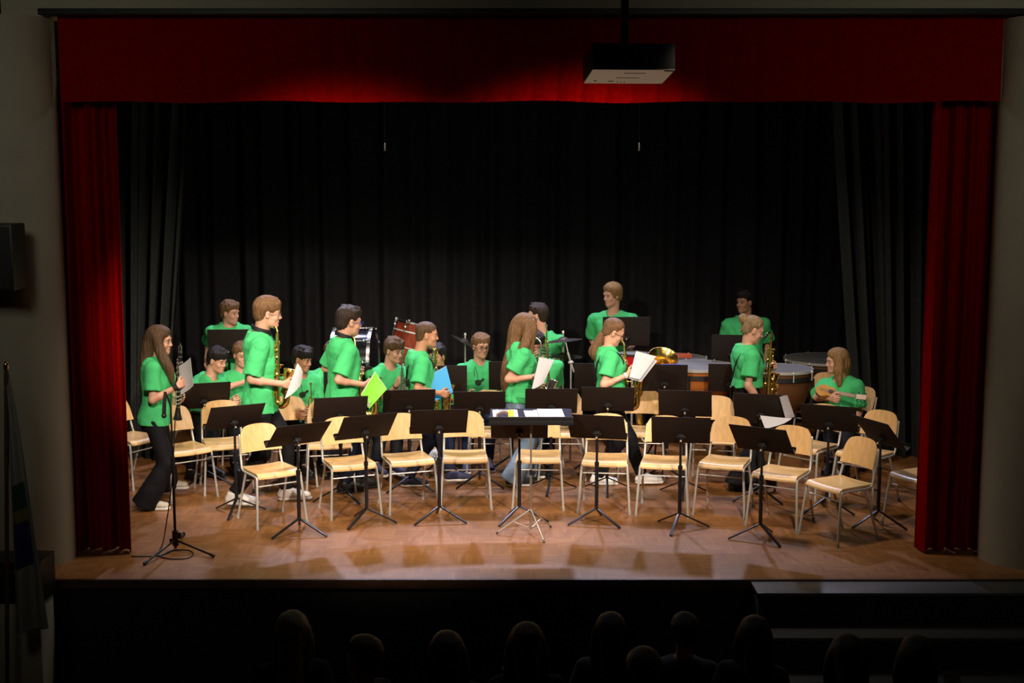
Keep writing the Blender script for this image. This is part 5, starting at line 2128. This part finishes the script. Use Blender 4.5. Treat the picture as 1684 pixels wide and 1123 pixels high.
person('person', 'dark-haired drummer looking left behind the kettledrums and the girl with the bun', 14.7, 1.68, (1227, 0), (1226, 520), -92, (1224, 496, -.03, -136, 2), {'R': (1196, 594, -.20), 'L': (1258, 596, -.15)}, {'R': (1218, 722, -95), 'L': (1238, 722, -95)},
       ('short', .010), 'black', 'tan', 'black', 'black', curl={'L': SOFT, 'R': SOFT}, elbow={'R': (1193, 565, .05), 'L': (1262, 570, .05)}, seed=11, loose=1.5)

# --- seated players
QC = 'plywood chairs under the seated players'


def seat_for(px, Y, yaw, label):
    chair(px, 0, yaw, label, QC, Y=Y + .03)


person('person', 'seated dark-haired boy at the left reaching out his left arm to the right', 13.2, 1.60, (330, 0), (346, 618), -30, (358, 592, -.06, -30, 14), {'L': (414, 624, -.10), 'R': (335, 668, -.30)}, {'R': (318, 790, -40), 'L': (352, 786, -40)},
       ('fringe', .009), 'black', 'fair', 'black', 'black', seated=True, curl={'L': LAX, 'R': SOFT}, elbow={'L': (384, 632, -.1)}, seed=12, loose=1.4, ndy=-.05)
seat_for(326, 13.2, 60, 'wooden chair under the dark-haired boy who reaches to the right')
person('person', 'seated player almost hidden behind the tall saxophonist', 13.4, 1.58, (396, 0), (396, 608), -70, (398, 583, -.03, -60, 8), {'L': (404, 668, -.3), 'R': (384, 660, -.3)}, {'R': (388, 783, -70), 'L': (408, 783, -70)},
       ('short', .012), 'lightbrown', 'fair', 'black', 'black', seated=True, curl={'L': GRIP, 'R': GRIP}, seed=13, loose=1.4)
seat_for(396, 13.4, 20, 'wooden chair under the player hidden by the tall saxophonist')
person('person', 'seated boy with a dark fringe, trumpet lowered, right of the tall saxophonist', 13.0, 1.56, (492, 0), (494, 614), -62, (498, 590, -.05, -28, 12), {'R': (493, 684, -.42), 'L': (512, 676, -.34)}, {'R': (480, 806, -60), 'L': (502, 802, -60)},
       ('fringe', .009), 'black', 'tan', 'black', 'black', seated=True, curl={'L': GRIP, 'R': GRIP}, seed=14, loose=1.4, nprint=True, ndy=-.02)
trumpet('brass trumpet lowered in the lap of the boy with the dark fringe', W(506, 678, 12.62), (.12, -.15, -1), (.8, -.6, .1))
seat_for(490, 13.0, 24, 'wooden chair under the dark-fringed trumpet player')
person('person', 'seated player almost hidden behind the boy with the lime folder', 13.35, 1.56, (540, 0), (540, 606), -75, (548, 582, -.03, -70, 8), {'L': (556, 660, -.3), 'R': (530, 668, -.25)}, {'R': (533, 783, -75), 'L': (550, 783, -75)},
       ('short', .012), 'brown', 'fair', 'black', 'black', seated=True, curl={'L': GRIP, 'R': GRIP}, elbow={'R': (524, 655, .05)}, seed=15, loose=1.4)
seat_for(540, 13.35, 14, 'wooden chair under the player hidden by the boy with the lime folder')
person('person', 'seated boy with thick brown hair holding a trumpet upright at his chest', 13.1, 1.60, (637, 0), (640, 601), -58, (649, 576, -.05, -44, 10), {'R': (656, 628, -.34), 'L': (664, 640, -.28)}, {'R': (620, 806, -60), 'L': (652, 800, -60)},
       ('fringe', .012), 'brown', 'fair', 'black', 'navy', seated=True, curl={'L': GRIP, 'R': GRIP}, elbow={'R': (622, 652, -.1), 'L': (676, 655, .0)}, seed=16, loose=1.5, ndy=-.02, extra=band('R', M_STRAP, 'wristband', .005))
trumpet('trumpet standing upright in the hands of the boy with thick brown hair', W(658, 622, 12.74), (-.10, .1, -1), (.25, -1, 0), M_SILVER)
seat_for(634, 13.1, 22, 'wooden chair under the trumpet boy with thick brown hair')
person('person', 'seated player whose face shows behind the boy with the blue folder', 13.5, 1.52, (728, 0), (723, 610), -105, (718, 586, -.05, -112, 6), {'R': (712, 606, -.34), 'L': (738, 655, -.28)}, {'R': (712, 790, -95), 'L': (738, 782, -95)},
       ('short', .012), 'black', 'tan', 'navy', 'white', seated=True, curl={'L': GRIP, 'R': GRIP}, elbow={'L': (750, 640, .0)}, seed=17, loose=1.3)
trumpet('brass trumpet raised to the lips of the player behind the blue folder', W(714, 596, 13.10), (-.1, -.6, -.75), (-.2, -.7, .6))
seat_for(728, 13.5, 0, 'wooden chair under the player behind the blue folder')
person('person', 'seated boy with dark-rimmed spectacles, hands in his lap, black print on his shirt', 13.55, 1.58, (788, 0), (788, 594), -82, (791, 569, -.03, -64, 4), {'R': (772, 650, -.24), 'L': (802, 651, -.27)}, {'R': (766, 775, -85), 'L': (804, 772, -80)},
       ('short', .013), 'lightbrown', 'fair', 'navy', 'navy', seated=True, curl={'L': SOFT, 'R': SOFT}, elbow={'R': (762, 640, .0), 'L': (820, 640, .0)}, seed=18, loose=1.5, nprint=True, glasses=M_FRAMEB)
seat_for(788, 13.55, 2, 'wooden chair under the spectacled boy')
person('person', 'seated brass player with a bandaged white arm behind the long-haired girl', 13.3, 1.56, (889, 0), (886, 590), -92, (882, 566, -.03, -92, 16), {'R': (884, 600, -.30), 'L': (900, 640, -.18)}, {'R': (876, 782, -92), 'L': (902, 782, -92)},
       ('fringe', .009), 'black', 'tan', 'black', 'black', seated=True, curl={'L': SOFT, 'R': GRIP}, elbow={'L': (912, 640, .05)}, seed=19, loose=1.4, extra=cast('L'))
trumpet('golden brass instrument with curved tubes behind the white sheet in the middle', W(894, 580, 12.95), (.1, -.1, -1), (.5, -.8, 0))
seat_for(889, 13.3, 0, 'wooden chair under the player with the bandaged arm')
person('person', 'seated long-haired blond girl at the right in profile, playing a small guitar', 13.05, 1.60, (1388, 0), (1382, 620), -128, (1375, 594, -.02, -172, 2), {'R': (1371, 656, -.40), 'L': (1397, 704, -.30)}, {'R': (1360, 802, -120), 'L': (1385, 805, -115)},
       ('long', .012, [('h', -.05, 0, .06, .060), ('h', -.075, 0, -.03, .066), ('w', 1386, 608, .02, .058), ('w', 1388, 622, .04, .045)],
        [('h', .0, .070, .04, .034), ('h', .006, .082, -.05, .038), ('w', 1379, 610, -.12, .038), ('w', 1380, 626, -.13, .026), ('w', 1381, 636, -.13, .012)]),
       'blond', 'fair', 'black', 'black', seated=True, fem=True, curl={'R': GRIP, 'L': SOFT}, elbow={'R': (1344, 652, -.1), 'L': (1414, 668, -.05)}, seed=20, loose=1.5)
seat_for(1389, 13.05, -72, 'wooden chair under the blond girl with the guitar')

# guitar
gb, gh = W(1364, 646, 12.74), W(1407, 654, 12.64)
ax_ = (Vector(gh) - Vector(gb)).normalized()
Rm = axes((0, -.75, .65), ax_)       # local z along the neck, local x out of the soundboard
t = thing('guitar', 'small honey-coloured guitar with a pale neck in the arms of the blond girl', 'guitar', gb, Rm)
ng = (Vector(gh) - Vector(gb)).length
m = MB()
prof = []
for i in range(40):
    a = 2 * math.pi * i / 40
    z = -.105 * math.cos(a) - .03
    w_ = .070 * math.sin(a) * (1 - .18 * math.cos(a * 2) * 1) * (1.0 if z < -.02 else .86) * (1 - .28 * math.exp(-((z + .025) / .035) ** 2))
    prof.append((w_, z))
vs = [Vector((.028, y, z)) for y, z in prof] + [Vector((-.028, y, z)) for y, z in prof]
n_ = len(prof)
fs = [tuple(range(n_)), tuple(range(2 * n_ - 1, n_ - 1, -1))] + [(i, n_ + i, n_ + (i + 1) % n_, (i + 1) % n_) for i in range(n_)]
m.add(vs, fs)
m.build('body', M_GUITAR, t)
m = MB()
m.box((.024, 0, (.06 + ng) / 2), (.016, .036, ng - .06), None, .004)
m.build('neck', M_MAPLE, t)
m = MB()
m.box((.026, 0, ng + .055), (.014, .055, .10), Matrix.Rotation(R(10), 3, 'Y'), .004)
hd_ = m.build('headstock', M_MAPLE, t)
for s_ in (-1, 1):
    for k_ in range(3):
        m = MB()
        m.tube([(.026, s_ * .03, ng + .02 + .035 * k_), (.026, s_ * .055, ng + .02 + .035 * k_)], .006, 8)
        m.build('tuning_peg', M_SILVER, hd_)
m = MB()
m.tube([(.029, 0, .015), (.0295, 0, .015)], .024, 20)
m.build('sound_hole', M_BLACK, t)
m = MB()
for k_ in range(4):
    m.tube([(.038, -.014 + .009 * k_, -.09), (.036, -.014 + .009 * k_, ng)], .0012, 5)
m.build('strings', M_STEEL, t)

# ------------------------------------------------------------------ listeners in the dark hall, seen from behind
AUD = 'listeners in the dark hall'
for i, (px, py, Y, hc_, long_, yw, lab) in enumerate((
        (481, 1040, 7.6, 'ash', 1, 90, 'long-haired listener seen from behind at the bottom left of the dark hall'),
        (596, 1082, 7.1, 'lightbrown', 0, 150, 'short-haired listener in the dark turning the face to the left'),
        (735, 1075, 7.2, 'brown', 1, 90, 'listener with dark hair seen from behind, below the fourth front-row chair'),
        (866, 1061, 7.2, 'brown', 1, 92, 'long-haired listener with one hand raised, below the conductor desk'),
        (1004, 1040, 8.1, 'black', 1, 90, 'barely visible listener close to the stage front, right of the middle'),
        (1126, 1040, 8.1, 'black', 0, 90, 'barely visible listener close to the stage front, below the seventh front-row chair'),
        (1058, 1104, 6.7, 'brown', 0, 90, 'short-haired listener at the bottom edge right of the middle'),
        (1240, 1046, 8.0, 'black', 1, 88, 'barely visible listener beside the left end of the steps'),
        (1392, 1080, 7.3, 'dark', 1, 88, 'listener before the steps at the right of the dark hall'),
        (1506, 1082, 7.3, 'dark', 1, 96, 'listener before the steps at the far right holding up a paper'))):
    s = 2200 / (Y * 1.04)
    nbx, nby = px - 1, py + .155 * s
    hands = {'R': None, 'L': None}
    if i == 3:
        hands['L'] = (829, 1103, .10)
    if i == 9:
        hands['L'] = (1490, 1112, .10)
    grp = [[('h', -.06, 0, .05, .060), ('h', -.085, 0, -.08, .065), ('w', px, py + .30 * s, -.11, .07), ('w', px, py + .42 * s, -.14, .05)]] if long_ else []
    if long_:
        for sg in (-1, 1):
            grp.append([('h', -.0, sg * .070, .03, .034), ('h', .0, sg * .085, -.08, .040), ('w', px + sg * -.085 * s, py + .24 * s, 0, .035)])
    g0 = G(px, py)
    fx = W(px, py, Y).x
    person('person', lab, Y, 1.50, (px + 0, 0), (nbx, nby), yw, (px, py, .02, yw, 0), hands,
           {}, ('long' if long_ else 'short', .014) + tuple(grp), hc_, 'fair', None, 'black', seated=True, fem=bool(long_), seed=30 + i, top=M_DARKTOP, step=.022, base_z=HALL_Z, curl={'L': SOFT, 'R': SOFT}, loose=1.2)
sheet_of('paper', 'small pale sheet held up by a listener before the steps', 'paper', [W(1478, 1108, 7.35), W(1500, 1103, 7.35), W(1502, 1125, 7.3), W(1480, 1128, 7.3)], M_PAPER, .0012, .004)
sheet_of('paper', 'pale sheet held up at the bottom right of the dark hall', 'paper', [W(1551, 1104, 7.3), W(1579, 1104, 7.3), W(1580, 1126, 7.25), W(1552, 1126, 7.25)], M_PAPER, .0012, .004)
